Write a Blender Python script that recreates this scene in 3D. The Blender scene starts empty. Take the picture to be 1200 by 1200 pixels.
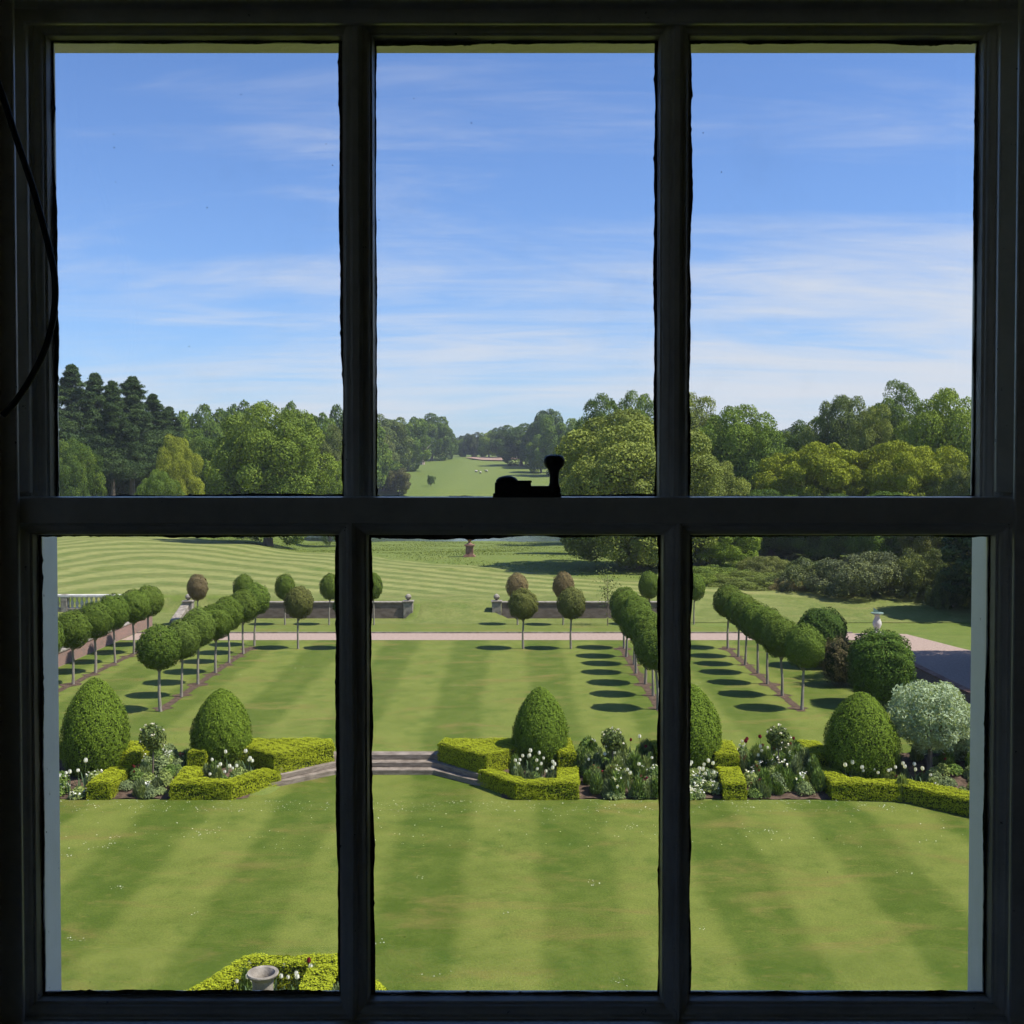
import bpy, math, random
import numpy as np
from mathutils import Vector
R = math.radians
random.seed(7)
sc = bpy.context.scene
col = sc.collection
F = 1340.0            # focal length in photo pixels (photo 1200 wide)
PITCH = R(1.4)
PY0 = 548 + F*math.tan(PITCH)
CAM = Vector((0, 0, 9))
FWD = Vector((0, math.cos(PITCH), -math.sin(PITCH)))
UP = Vector((0, math.sin(PITCH), math.cos(PITCH)))
RT = Vector((1, 0, 0))

def ray(px, py):
    return FWD + RT*((px-600)/F) + UP*(-(py-PY0)/F)
def G(px, py, z=0.0):
    d = ray(px, py); t = (z-CAM.z)/d.z
    return CAM + d*t
def W(px, py, D):
    d = ray(px, py); t = D/d.y
    return CAM + d*t

# ------------------------------------------------------------------ materials
def new_mat(name):
    m = bpy.data.materials.new(name); m.use_nodes = True
    nt = m.node_tree; nt.nodes.clear()
    return m, nt
class N:
    def __init__(s, nt): s.nt = nt
    def n(s, t, ins=None, **kw):
        nd = s.nt.nodes.new(t)
        for k, v in kw.items(): setattr(nd, k, v)
        for k, v in (ins or {}).items():
            if hasattr(v, 'is_output') or isinstance(v, bpy.types.NodeSocket): s.nt.links.new(v, nd.inputs[k])
            else: nd.inputs[k].default_value = v
        return nd
    def math(s, op, a, b=0.0, c=None):
        d = {0: a, 1: b}
        if c is not None: d[2] = c
        return s.n('ShaderNodeMath', d, operation=op).outputs[0]
    def mix(s, f, a, b, bt='MIX'):
        nd = s.n('ShaderNodeMix', None, data_type='RGBA', blend_type=bt)
        for k, v in ((0, f), (6, a), (7, b)):
            if isinstance(v, bpy.types.NodeSocket): s.nt.links.new(v, nd.inputs[k])
            else:
                if k and len(v) == 3: v = (*v, 1)
                nd.inputs[k].default_value = v
        return nd.outputs[2]
    def ramp(s, f, lo, hi):
        return s.n('ShaderNodeMapRange', {0: f, 1: lo, 2: hi}, interpolation_type='SMOOTHSTEP').outputs[0]
    def noise(s, vec, scale, detail=3, rough=.55, dist=0.0):
        return s.n('ShaderNodeTexNoise', {'Vector': vec, 'Scale': scale, 'Detail': detail, 'Roughness': rough, 'Distortion': dist}).outputs[0]
    def out(s, sh, vol=None):
        o = s.n('ShaderNodeOutputMaterial')
        if sh is not None: s.nt.links.new(sh, o.inputs[0])
        if vol is not None: s.nt.links.new(vol, o.inputs[1])

def leaf_mat(name, trans=.2, spec=.06, rough=.7, yellow=.3):
    m, nt = new_mat(name); g = N(nt)
    oi = g.n('ShaderNodeObjectInfo'); at = g.n('ShaderNodeAttribute', attribute_name='var')
    v = at.outputs['Fac']
    hue = g.mix(g.math('MULTIPLY', g.math('POWER', v, 3.0), yellow), oi.outputs['Color'], (.30, .30, .03))
    k = g.n('ShaderNodeMapRange', {0: v, 1: 0., 2: 1., 3: .68, 4: 1.35}).outputs[0]
    c = g.n('ShaderNodeVectorMath', {0: hue, 3: k}, operation='SCALE').outputs[0]
    p = g.n('ShaderNodeBsdfPrincipled', {'Base Color': c, 'Roughness': rough, 'Specular IOR Level': spec})
    t = g.n('ShaderNodeBsdfTranslucent', {'Color': g.mix(1.0, c, (1.15, 1.1, .45), 'MULTIPLY')})
    g.out(g.n('ShaderNodeMixShader', {0: trans, 1: p.outputs[0], 2: t.outputs[0]}).outputs[0])
    return m
LEAF = leaf_mat('leaf')
LEAFHG = leaf_mat('leaf_hedge', .08, .05, .7, .15)
LEAFDK = leaf_mat('leaf_needle', .12, .06, .7, .1)
PETAL = leaf_mat('petal', .3, .2, .6, 0.0)

def plain(name, c1, c2, scale=3.0, rough=.8, bump=.3, spec=.3, detail=6, stretch=(1, 1, 1), bs=None):
    m, nt = new_mat(name); g = N(nt)
    tc = g.n('ShaderNodeTexCoord')
    mp = g.n('ShaderNodeMapping', {'Vector': tc.outputs['Object'], 'Scale': stretch}).outputs[0]
    f = g.ramp(g.noise(mp, scale, detail, .6), .3, .7)
    c = g.mix(f, c1, c2)
    h = g.noise(mp, bs or scale*5, 4)
    b = g.n('ShaderNodeBump', {'Strength': bump, 'Distance': .02, 'Height': h})
    p = g.n('ShaderNodeBsdfPrincipled', {'Base Color': c, 'Roughness': rough, 'Specular IOR Level': spec, 'Normal': b.outputs[0]})
    g.out(p.outputs[0]); return m

BARK = plain('bark', (.11, .085, .06), (.22, .18, .14), 6, .95, .6, .1, stretch=(3, 3, .6))
SBARK = plain('smooth_bark', (.19, .165, .13), (.30, .27, .22), 6, .9, .4, .1, stretch=(3, 3, .6))
PALEBARK = plain('dead_bark', (.22, .17, .13), (.36, .30, .24), 2, .95, .6, .1)
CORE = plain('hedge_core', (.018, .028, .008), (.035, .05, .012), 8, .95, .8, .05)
SOIL = plain('soil', (.05, .036, .026), (.13, .088, .062), 5, 1, .8, .05)
GRAVEL = plain('gravel', (.26, .19, .155), (.38, .29, .235), 9, .95, .5, .1, bs=60)
STONE = plain('stone', (.15, .13, .105), (.33, .295, .245), 4, .9, .5, .15)
PALESTONE = plain('pale_stone', (.42, .40, .36), (.58, .56, .52), 5, .85, .4, .2)
STEPSTONE = plain('step_stone', (.13, .105, .08), (.27, .225, .18), 3, .85, .4, .2, stretch=(1, 1, 5))
REDSTONE = plain('red_sandstone', (.16, .085, .06), (.30, .18, .13), 3, .9, .5, .1)
METAL = plain('dark_metal', (.02, .02, .022), (.045, .04, .04), 30, .45, .15, .5)
RUBBER = plain('cable_rubber', (.03, .03, .035), (.05, .05, .05), 20, .6, .1, .3)
COPPER = plain('verdigris', (.13, .20, .17), (.22, .30, .25), 20, .7, .2, .3)
WOOL = plain('wool', (.38, .36, .30), (.48, .45, .38), 8, 1, .4, .05)
PLASTER = plain('room_plaster', (.58, .52, .43), (.64, .58, .49), 2, .9, .1, .2)
FACADE = plain('facade_stone', (.36, .33, .28), (.46, .42, .36), 1.3, .9, .3, .15)

def paint_mat(name, c, wear):
    m, nt = new_mat(name); g = N(nt)
    tc = g.n('ShaderNodeTexCoord').outputs['Object']
    f = g.ramp(g.noise(tc, 14, 8, .7), .35, .75)
    cc = g.mix(f, c, tuple(x*wear for x in c))
    chips = g.ramp(g.noise(tc, 70, 6, .7), .66, .72)
    cc = g.mix(chips, cc, (.16, .12, .09))
    h = g.math('ADD', g.noise(tc, 22, 6, .65), g.math('MULTIPLY', chips, -.5))
    b = g.n('ShaderNodeBump', {'Strength': .35, 'Distance': .003, 'Height': h})
    g.out(g.n('ShaderNodeBsdfPrincipled', {'Base Color': cc, 'Roughness': .34, 'Specular IOR Level': .5, 'Normal': b.outputs[0]}).outputs[0])
    return m
PAINT = paint_mat('old_white_paint', (.86, .82, .74), .8)
OUTPAINT = paint_mat('outside_paint', (.84, .83, .82), .92)
PUTTY = plain('putty', (.10, .10, .10), (.20, .19, .18), 60, .9, .4, .1)

def brick_mat():
    m, nt = new_mat('brick'); g = N(nt)
    tc = g.n('ShaderNodeTexCoord').outputs['Generated']
    oc = g.n('ShaderNodeTexCoord').outputs['Object']
    s = g.n('ShaderNodeSeparateXYZ', {0: oc})
    v = g.n('ShaderNodeCombineXYZ', {0: g.math('ADD', s.outputs[0], s.outputs[1]), 1: s.outputs[2], 2: 0.})
    bt = g.n('ShaderNodeTexBrick', {'Vector': v.outputs[0], 'Color1': (.30, .13, .085, 1), 'Color2': (.20, .09, .065, 1), 'Mortar': (.32, .28, .24, 1),
             'Scale': 1.0, 'Brick Width': .23, 'Row Height': .075, 'Mortar Size': .008})
    c = g.mix(g.math('MULTIPLY', g.noise(oc, 3, 5), .8), bt.outputs[0], (.15, .12, .10))
    b = g.n('ShaderNodeBump', {'Strength': .5, 'Distance': .01, 'Height': g.noise(oc, 25, 4)})
    g.out(g.n('ShaderNodeBsdfPrincipled', {'Base Color': c, 'Roughness': .9, 'Normal': b.outputs[0]}).outputs[0])
    return m
BRICK = brick_mat()

def lawn_mat(name, light, dark, dry, period=3.6, phase=-.24, uv=False, contrast=1.0, sharp=.35, drydeg=1.0, rough_grass=0.0):
    m, nt = new_mat(name); g = N(nt)
    tc = g.n('ShaderNodeTexCoord'); P = tc.outputs['Object']
    n1 = g.noise(P, .35, 4)
    if uv: co = g.n('ShaderNodeSeparateXYZ', {0: tc.outputs['UV']}).outputs[0]
    else: co = g.n('ShaderNodeSeparateXYZ', {0: P}).outputs[0]
    wob = g.math('MULTIPLY', g.math('SUBTRACT', n1, .5), .7)
    a = g.math('MULTIPLY', g.math('ADD', g.math('SUBTRACT', co, phase), wob), 2*math.pi/period)
    cs = g.math('COSINE', a)
    st = g.ramp(cs, -sharp, sharp)
    cc_ = contrast
    if uv: cc_ = g.math('MULTIPLY', g.ramp(g.n('ShaderNodeSeparateXYZ', {0: tc.outputs['UV']}).outputs[1], 70., 76.), contrast)
    st = g.math('ADD', g.math('MULTIPLY', g.math('SUBTRACT', st, .5), cc_), .5)
    if uv: st = g.math('SUBTRACT', st, g.math('MULTIPLY', g.math('SUBTRACT', 1., g.ramp(g.n('ShaderNodeSeparateXYZ', {0: tc.outputs['UV']}).outputs[1], 70., 76.)), .3))
    st = g.math('ADD', st, g.math('MULTIPLY', g.math('SUBTRACT', g.noise(P, .9, 8, .68), .5), 1.9))
    st = g.n('ShaderNodeClamp', {0: st}).outputs[0]
    c = g.mix(st, dark, light)
    # dry patches, drawn out across the mowing
    mp = g.n('ShaderNodeMapping', {'Vector': P, 'Scale': (.45, 1.1, 1)}).outputs[0]
    dm = g.math('MULTIPLY', g.ramp(g.noise(mp, .8, 7, .62, .6), .50, .74), .75*drydeg)
    c = g.mix(dm, c, dry)
    dm2 = g.math('MULTIPLY', g.ramp(g.noise(mp, 4.3, 7, .72), .55, .75), .7*drydeg)
    c = g.mix(dm2, c, tuple(x*1.15 for x in dry))
    gm = g.math('MULTIPLY', g.ramp(g.noise(P, .75, 7, .7), .50, .72), .6)
    c = g.mix(gm, c, (dark[0]*.72, dark[1]*.92, dark[2]*.8))
    fn = g.noise(P, 22 if not uv else 8, 8, .82)
    k = g.n('ShaderNodeMapRange', {0: fn, 1: .25, 2: .75, 3: .44, 4: 1.56}).outputs[0]
    c = g.n('ShaderNodeVectorMath', {0: c, 3: k}, operation='SCALE').outputs[0]
    if rough_grass:
        k2 = g.n('ShaderNodeMapRange', {0: g.noise(P, 1.6, 8, .75), 1: .3, 2: .7, 3: 1-rough_grass, 4: 1+rough_grass}).outputs[0]
        c = g.n('ShaderNodeVectorMath', {0: c, 3: k2}, operation='SCALE').outputs[0]
    b = g.n('ShaderNodeBump', {'Strength': .5, 'Distance': .03, 'Height': fn})
    g.out(g.n('ShaderNodeBsdfPrincipled', {'Base Color': c, 'Roughness': .85, 'Specular IOR Level': .12, 'Normal': b.outputs[0]}).outputs[0])
    return m
LIGHTG, DARKG, DRY = (.136, .160, .028), (.058, .090, .008), (.160, .132, .034)
M_LOWER = lawn_mat('lawn_lower', LIGHTG, DARKG, DRY, drydeg=.9, contrast=.64, sharp=.45)
M_UPPER = lawn_mat('lawn_upper', (.142, .168, .032), (.070, .102, .012), (.175, .142, .04), contrast=.66, drydeg=1.0, sharp=.45)
M_FAR = lawn_mat('lawn_far', (.220, .228, .072), (.108, .136, .030), (.22, .19, .07), period=2.2, uv=True, contrast=.75, drydeg=.6, sharp=.7)
M_STRIP = lawn_mat('grass_strip', (.145, .168, .036), (.10, .128, .022), (.18, .142, .042), contrast=.2, drydeg=.8)
M_GROUND = lawn_mat('meadow', (.10, .155, .028), (.075, .125, .02), (.19, .18, .06), period=40, contrast=.4, drydeg=.45, rough_grass=.35)
M_TERR = lawn_mat('terrain', (.135, .168, .036), (.095, .132, .022), (.19, .17, .06), period=90, contrast=.5, drydeg=.35, rough_grass=.1)

def water_mat():
    m, nt = new_mat('water'); g = N(nt)
    P = g.n('ShaderNodeTexCoord').outputs['Object']
    b = g.n('ShaderNodeBump', {'Strength': .3, 'Distance': .1, 'Height': g.noise(P, 1.5, 4)})
    g.out(g.n('ShaderNodeBsdfPrincipled', {'Base Color': (.05, .07, .08, 1), 'Roughness': .08, 'Normal': b.outputs[0]}).outputs[0]); return m
WATER = water_mat()

def glass_mat():
    m, nt = new_mat('old_glass'); g = N(nt)
    P = g.n('ShaderNodeTexCoord').outputs['Object']
    fr = g.n('ShaderNodeFresnel', {'IOR': 1.5}).outputs[0]
    tr = g.n('ShaderNodeBsdfTransparent', {'Color': (.985, .985, .985, 1)})
    gl = g.n('ShaderNodeBsdfGlossy', {'Roughness': .01})
    a = g.n('ShaderNodeMixShader', {0: fr, 1: tr.outputs[0], 2: gl.outputs[0]})
    vor = g.n('ShaderNodeTexVoronoi', {'Vector': P, 'Scale': 32.0, 'Randomness': 1.0})
    spk = g.math('LESS_THAN', vor.outputs['Distance'], .028)
    keep = g.math('GREATER_THAN', g.noise(P, 9, 2), .56)
    spk = g.math('MULTIPLY', g.math('MULTIPLY', spk, keep), .55)
    spk = g.math('ADD', spk, g.math('MULTIPLY', g.ramp(g.noise(P, 5, 6, .7), .5, .8), .03))
    df = g.n('ShaderNodeBsdfDiffuse', {'Color': (.12, .11, .10, 1)})
    g.out(g.n('ShaderNodeMixShader', {0: spk, 1: a.outputs[0], 2: df.outputs[0]}).outputs[0]); return m
GLASS = glass_mat()

# ------------------------------------------------------------------ mesh helpers
def tag(o, label=None, cat=None, group=None, kind=None):
    if label: o['label'] = label
    if cat: o['category'] = cat
    if group: o['group'] = group
    if kind: o['kind'] = kind
    return o
def link(o, parent=None):
    col.objects.link(o)
    if parent: o.parent = parent
    return o
def empty(name, loc=(0, 0, 0), rz=0):
    o = bpy.data.objects.new(name, None); o.location = loc; o.rotation_euler = (0, 0, rz); o.empty_display_size = .2
    return link(o)
def mobj(name, me, mat=None, parent=None, color=None, loc=None):
    o = bpy.data.objects.new(name, me)
    if mat and not me.materials: me.materials.append(mat)
    if color: o.color = (*color, 1)
    if loc: o.location = loc
    return link(o, parent)
def np_mesh(name, V, Q, var=None, smooth=False):
    me = bpy.data.meshes.new(name)
    V = np.asarray(V, np.float32); Q = np.asarray(Q, np.int32)
    k = Q.shape[1]
    me.vertices.add(len(V)); me.vertices.foreach_set('co', V.ravel())
    me.loops.add(Q.size); me.loops.foreach_set('vertex_index', Q.ravel())
    me.polygons.add(len(Q)); me.polygons.foreach_set('loop_start', np.arange(0, Q.size, k, dtype=np.int32))
    me.polygons.foreach_set('loop_total', np.full(len(Q), k, np.int32))
    if var is not None:
        a = me.attributes.new('var', 'FLOAT', 'FACE'); a.data.foreach_set('value', np.asarray(var, np.float32))
    me.update(calc_edges=True)
    if smooth: me.polygons.foreach_set('use_smooth', np.ones(len(Q), bool))
    return me
class MB:
    def __init__(s): s.v = []; s.f = []
    def box(s, x0, x1, y0, y1, z0, z1):
        i = len(s.v)
        s.v += [(x, y, z) for z in (z0, z1) for x, y in ((x0, y0), (x1, y0), (x1, y1), (x0, y1))]
        s.f += [tuple(i+k for k in q) for q in ((3, 2, 1, 0), (4, 5, 6, 7), (0, 1, 5, 4), (1, 2, 6, 5), (2, 3, 7, 6), (3, 0, 4, 7))]
        return s
    def tube(s, pts, rad, n=8, cap=True):
        i0 = len(s.v); P = [Vector(p) for p in pts]
        if not hasattr(rad, '__len__'): rad = [rad]*len(P)
        up = Vector((0, 0, 1))
        t0 = (P[-1]-P[0]).normalized()
        ref = Vector((1, 0, 0)) if abs(t0.x) < .8 else Vector((0, 1, 0))
        for k, p in enumerate(P):
            t = (P[min(k+1, len(P)-1)]-P[max(k-1, 0)]).normalized()
            a = t.cross(ref).normalized(); b = t.cross(a)
            for j in range(n):
                w = 2*math.pi*j/n
                s.v.append(tuple(p + (a*math.cos(w)+b*math.sin(w))*rad[k]))
        for k in range(len(P)-1):
            for j in range(n):
                a = i0+k*n+j; b = i0+k*n+(j+1) % n
                s.f.append((a, b, b+n, a+n))
        if cap:
            s.f.append(tuple(i0+j for j in range(n))[::-1]); s.f.append(tuple(i0+(len(P)-1)*n+j for j in range(n)))
        return s
    def lathe(s, prof, c=(0, 0, 0), n=24, sx=1, sy=1):
        i0 = len(s.v)
        for r, z in prof:
            for j in range(n):
                w = 2*math.pi*j/n
                s.v.append((c[0]+r*math.cos(w)*sx, c[1]+r*math.sin(w)*sy, c[2]+z))
        for k in range(len(prof)-1):
            for j in range(n):
                a = i0+k*n+j; b = i0+k*n+(j+1) % n
                s.f.append((a, b, b+n, a+n))
        s.f.append(tuple(i0+j for j in range(n))[::-1]); s.f.append(tuple(i0+(len(prof)-1)*n+j for j in range(n)))
        return s
    def prism(s, poly, z0, z1):
        i = len(s.v); n = len(poly)
        s.v += [(x, y, z0) for x, y in poly]+[(x, y, z1) for x, y in poly]
        s.f.append(tuple(i+k for k in range(n))[::-1]); s.f.append(tuple(i+n+k for k in range(n)))
        for k in range(n): s.f.append((i+k, i+(k+1) % n, i+n+(k+1) % n, i+n+k))
        return s
    def mesh(s, name, smooth=False):
        me = bpy.data.meshes.new(name); me.from_pydata(s.v, [], s.f); me.update()
        import bmesh
        bm = bmesh.new(); bm.from_mesh(me); bmesh.ops.recalc_face_normals(bm, faces=bm.faces); bm.to_mesh(me); bm.free()
        if smooth:
            me.polygons.foreach_set('use_smooth', np.ones(len(me.polygons), bool))
            me.set_sharp_from_angle(angle=R(40))
        return me
    def build(s, name, mat, parent=None, smooth=False, loc=None, bevel=0):
        o = mobj(name, s.mesh(name, smooth), mat, parent, loc=loc)
        if bevel:
            b = o.modifiers.new('bevel', 'BEVEL'); b.width = bevel; b.segments = 2; b.limit_method = 'ANGLE'
        return o

def unit(a): return a/np.maximum(np.linalg.norm(a, axis=1, keepdims=True), 1e-9)
def leaves(rng, P, Nn, size, jit=.5, asp=.72):
    """rhombic leaf faces at P facing about Nn"""
    n = len(P)
    Nn = unit(Nn + jit*rng.normal(size=(n, 3)))
    T = unit(np.cross(Nn, rng.normal(size=(n, 3)))); B = np.cross(Nn, T)
    s = (np.asarray(size)*rng.uniform(.65, 1.35, n))[:, None]
    V = np.stack([P-T*s*.5, P+B*s*asp*.5, P+T*s*.5, P-B*s*asp*.5], 1).reshape(-1, 3)
    return V
def leaf_mesh(name, rng, P, Nn, size, jit=.5, asp=.72, var=None):
    V = leaves(rng, P, Nn, size, jit, asp)
    Q = np.arange(len(V)).reshape(-1, 4)
    if var is None: var = rng.random(len(Q))
    return np_mesh(name, V, Q, var)

def crown(name, seed, rx, rz, cz, nclump, cr, nleaf, leaf, low=-.8, flat=1.0, cone=0.0, fill=.18, jit=.55):
    rng = np.random.default_rng(seed)
    d = unit(rng.normal(size=(nclump*3, 3))); d = d[d[:, 2] > low][:nclump]
    nclump = len(d)
    rr = rng.uniform(.55, .93, (nclump, 1))
    db = np.sign(d)*np.abs(d)**.82; c = db*rr*np.array([rx, rx, rz])
    c[:, :2] *= 1+.12*np.sin(3*np.arctan2(c[:, 1], c[:, 0])+seed)[:, None]
    if cone:
        t = (c[:, 2]/rz+1)/2
        c[:, :2] *= (1-cone*t)[:, None]
    r = cr*rng.uniform(.6, 1.35, nclump)
    w = r**2/np.sum(r**2)
    idx = rng.choice(nclump, nleaf, p=w)
    o = unit(c+np.array([0, 0, rz*.35]))
    dd = unit(rng.normal(size=(nleaf, 3)) + .75*o[idx])
    P = c[idx] + dd*(r[idx, None])*rng.uniform(.82, 1.14, (nleaf, 1))*np.array([1, 1, flat])
    P += .07*cr*np.sin(P[:, [1, 2, 0]]*5.1/cr)
    keep = np.ones(nleaf, bool)
    for k in range(nclump):
        q = (P-c[k])/np.array([1, 1, flat]); m = (np.einsum('ij,ij->i', q, q) < (.72*r[k])**2) & (idx != k)
        keep &= ~m
    var = np.clip(rng.normal(.5, .2, nleaf) + (rng.random(nclump)-.5)[idx]*.5, 0, 1)
    P, dd, var = P[keep], dd[keep], var[keep]
    nf = int(nleaf*fill)
    if cone and False: pass
    u = unit(rng.normal(size=(nf, 3)))*rng.uniform(.2, .72, (nf, 1))
    pf = u*np.array([rx, rx, rz])
    if cone: pf[:, :2] *= (1-cone*((pf[:, 2]/rz+1)/2))[:, None]
    pf = pf[pf[:, 2] > low*rz]
    P = np.vstack([P, pf]); dd = np.vstack([dd, unit(pf)]); sz = np.r_[np.full(len(var), leaf), np.full(len(pf), leaf*1.9)]
    var = np.r_[var, rng.uniform(0, .5, len(pf))]
    P[:, 2] += cz
    P[:, 2] = np.maximum(P[:, 2], rng.uniform(.02, .3, len(P)))
    me = leaf_mesh(name, rng, P, dd, sz, jit, .72, var)
    me['clumps'] = 0
    return me, c+np.array([0, 0, cz])
def trunk_mesh(name, seed, h, r, cl, nb=9, h0=.35):
    rnd = random.Random(seed); mb = MB()
    pts = [(0, 0, -.3), (0, 0, 0), (0, 0, h*.1)]; rad = [r*1.5, r*1.3, r]
    x = y = 0
    for k in range(1, 6):
        x += rnd.uniform(-.25, .25)*r*2; y += rnd.uniform(-.25, .25)*r*2
        pts.append((x, y, h*(.1+.16*k))); rad.append(r*(1-.17*k))
    mb.tube(pts, rad, 9)
    for k in range(nb):
        c = cl[rnd.randrange(len(cl))]; z0 = h*rnd.uniform(h0, .7)
        a = Vector((0, 0, z0)); b = Vector(c); m = (a+b)/2+Vector((0, 0, .08*h))
        if b.z < z0: b.z = z0+.3
        mb.tube([a, m, b], [r*.42, r*.28, r*.1], 6)
    return mb.mesh(name, True)

# ------------------------------------------------------------------ world, sun, camera
SUN_EL = R(56)
sh = Vector((-1, .23, 0)).normalized()
sun_to = Vector((-sh.x*math.cos(SUN_EL), -sh.y*math.cos(SUN_EL), math.sin(SUN_EL)))
sd = bpy.data.lights.new('sun', 'SUN'); sd.energy = 5.0; sd.angle = R(.53); sd.color = (1, .955, .88)
so = bpy.data.objects.new('sun', sd); link(so); so.rotation_euler = sun_to.to_track_quat('Z', 'Y').to_euler(); so.location = (30, -10, 40)

w = bpy.data.worlds.new('World'); sc.world = w; w.use_nodes = True
nt = w.node_tree; nt.nodes.clear(); g = N(nt)
sky = g.n('ShaderNodeTexSky', sky_type='NISHITA'); sky.sun_disc = False
sky.sun_elevation = SUN_EL; sky.sun_rotation = math.atan2(sun_to.x, sun_to.y)
sky.air_density = 1.0; sky.dust_density = .6; sky.ozone_density = 2.2; sky.altitude = 50
P = g.n('ShaderNodeTexCoord').outputs['Generated']
s = g.n('ShaderNodeSeparateXYZ', {0: P})
zz = g.math('MAXIMUM', s.outputs[2], 0.0)
den = g.math('ADD', zz, .13)
u = g.math('DIVIDE', s.outputs[0], den); v = g.math('DIVIDE', s.outputs[1], den)
uv = g.n('ShaderNodeCombineXYZ', {0: u, 1: v, 2: 0.}).outputs[0]
mp = g.n('ShaderNodeMapping', {'Vector': uv, 'Rotation': (0, 0, R(-24)), 'Scale': (.5, 1.25, 1)}).outputs[0]
n1 = g.noise(mp, 1.25, 9, .6, .8)
mp2 = g.n('ShaderNodeMapping', {'Vector': uv, 'Rotation': (0, 0, R(10)), 'Scale': (.6, 2.3, 1), 'Location': (3.3, 1.2, 0)}).outputs[0]
n2 = g.noise(mp2, 1.9, 8, .66, 1.2)
mp3 = g.n('ShaderNodeMapping', {'Vector': uv, 'Rotation': (0, 0, R(-28)), 'Scale': (.55, .8, 1), 'Location': (1.7, 4.4, 0)}).outputs[0]
n3 = g.noise(mp3, .8, 3, .5, .4)
base = g.math('ADD', g.math('ADD', g.math('MULTIPLY', n1, .50), g.math('MULTIPLY', n2, .22)), g.math('MULTIPLY', n3, .28))
# the cloud deck thickens low in the sky and to the right
lowm = g.n('ShaderNodeMapRange', {0: zz, 1: .36, 2: .05, 3: -.12, 4: .09}).outputs[0]
right = g.n('ShaderNodeMapRange', {0: s.outputs[0], 1: 0., 2: .42, 3: 0., 4: .15}).outputs[0]
rl = g.math('MULTIPLY', right, g.ramp(zz, .24, .15))
dens = g.math('ADD', g.math('ADD', base, lowm), rl)
cf = g.math('MULTIPLY', g.ramp(dens, .46, .74), .9)
cloudc = g.n('ShaderNodeRGB'); cloudc.outputs[0].default_value = (6.6, 6.9, 7.4, 1)
skc = g.mix(1.0, sky.outputs[0], (.84, 1.08, 1.50), 'MULTIPLY')
mixc = g.mix(cf, skc, cloudc.outputs[0])
bg = g.n('ShaderNodeBackground', {'Color': mixc, 'Strength': .076})
o = g.n('ShaderNodeOutputWorld'); nt.links.new(bg.outputs[0], o.inputs[0])

cd = bpy.data.cameras.new('camera'); cam = bpy.data.objects.new('camera', cd); link(cam)
cd.sensor_width = 36; cd.lens = 36*F/1200; cd.clip_end = 6000; cd.clip_start = .05
cd.shift_y = -(600-PY0)/1200
cam.location = CAM; cam.rotation_euler = (math.pi/2-PITCH, 0, 0)
sc.camera = cam
sc.view_settings.view_transform = 'Standard'; sc.view_settings.look = 'None'; sc.view_settings.exposure = .68; sc.view_settings.gamma = 1
sc.cycles.max_bounces = 8; sc.cycles.diffuse_bounces = 4; sc.cycles.transparent_max_bounces = 12
sc.cycles.volume_bounces = 0; sc.cycles.use_denoising = True; sc.cycles.sample_clamp_indirect = 4
sc.cycles.caustics_reflective = False; sc.cycles.caustics_refractive = False

# ------------------------------------------------------------------ terrain
def sm(t): t = np.clip(t, 0, 1); return t*t*(3-2*t)
AX = -3.93   # garden axis
def Hn(x, y):
    x = np.asarray(x, float); y = np.asarray(y, float)
    bay = np.clip(3.2-np.abs(x-AX), 0, .3)/.3            # 1 in the bay with the steps
    y0 = 32.6 + 3.0*bay; y1 = np.maximum(35.75, y0+.1)
    z = -.475 + .455*np.clip((y-y0)/np.maximum(y1-y0, .3), 0, 1)
    walled = (((x > -17.6) & (x < -6.2)) | ((x > -1.0) & (x < 10.0))).astype(float)
    zr = np.where(x < -17.6, sm((y-71.6)/1.0), np.where(walled > 0, sm((y-68.6)/.9), np.where(x > 10, sm((y-63)/14), sm((y-66.2)/4.0))))
    z = z + .9*zr
    z = z - .9*sm((y-104)/50) - .6*np.clip((y-120)/400, 0, 1)*0
    z = z + .5*np.exp(-((x+52)/20)**2-((y-125)/30)**2)
    inlake = sm((x+np.minimum(.19*y+6, 60))/8)*sm((15+np.maximum(y-196, 0)*.1-x)/9+.5)
    lake = np.interp(y, [104, 186, 196, 326, 352], [0, 3.0, 4.4, 4.4, 0])*inlake
    z = z - lake + .9*inlake*sm((y-104)/50)*(1-sm((y-150)/60))*.0
    hill = np.interp(y, [326, 350, 450, 560, 700, 1000, 1500, 4000], [0, 1.9, 7.6, 13.7, 17, 18, 16, 10])
    z = z + hill
    return z
def H(x, y): return float(Hn(x, y))
xs = np.unique(np.round(np.r_[np.linspace(-2500, -260, 24), np.arange(-260, -60, 8), np.arange(-60, -22, 1.5), np.arange(-22, 22, .4), np.arange(22, 60, 1.5), np.arange(60, 260, 8), np.linspace(260, 2500, 24)], 3))
ys = np.unique(np.round(np.r_[np.linspace(-60, 14, 12), np.arange(14, 31, 1), np.arange(31, 37, .2), np.arange(37, 62, 1), np.arange(62, 76, .3), np.arange(76, 200, 2), np.arange(200, 620, 8), np.linspace(620, 4500, 40)], 3))
X, Y = np.meshgrid(xs, ys)
Z = Hn(X, Y) + np.where(Y > 90, .12*np.sin(X*.31+Y*.17)*np.sin(Y*.23-X*.11), 0)
V = np.stack([X, Y, Z], -1).reshape(-1, 3); nx, ny = len(xs), len(ys)
I = np.arange(nx*ny).reshape(ny, nx)
Q = np.stack([I[:-1, :-1], I[:-1, 1:], I[1:, 1:], I[1:, :-1]], -1).reshape(-1, 4)
tag(mobj('ground', np_mesh('ground', V, Q, smooth=True), M_TERR), kind='structure')

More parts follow.
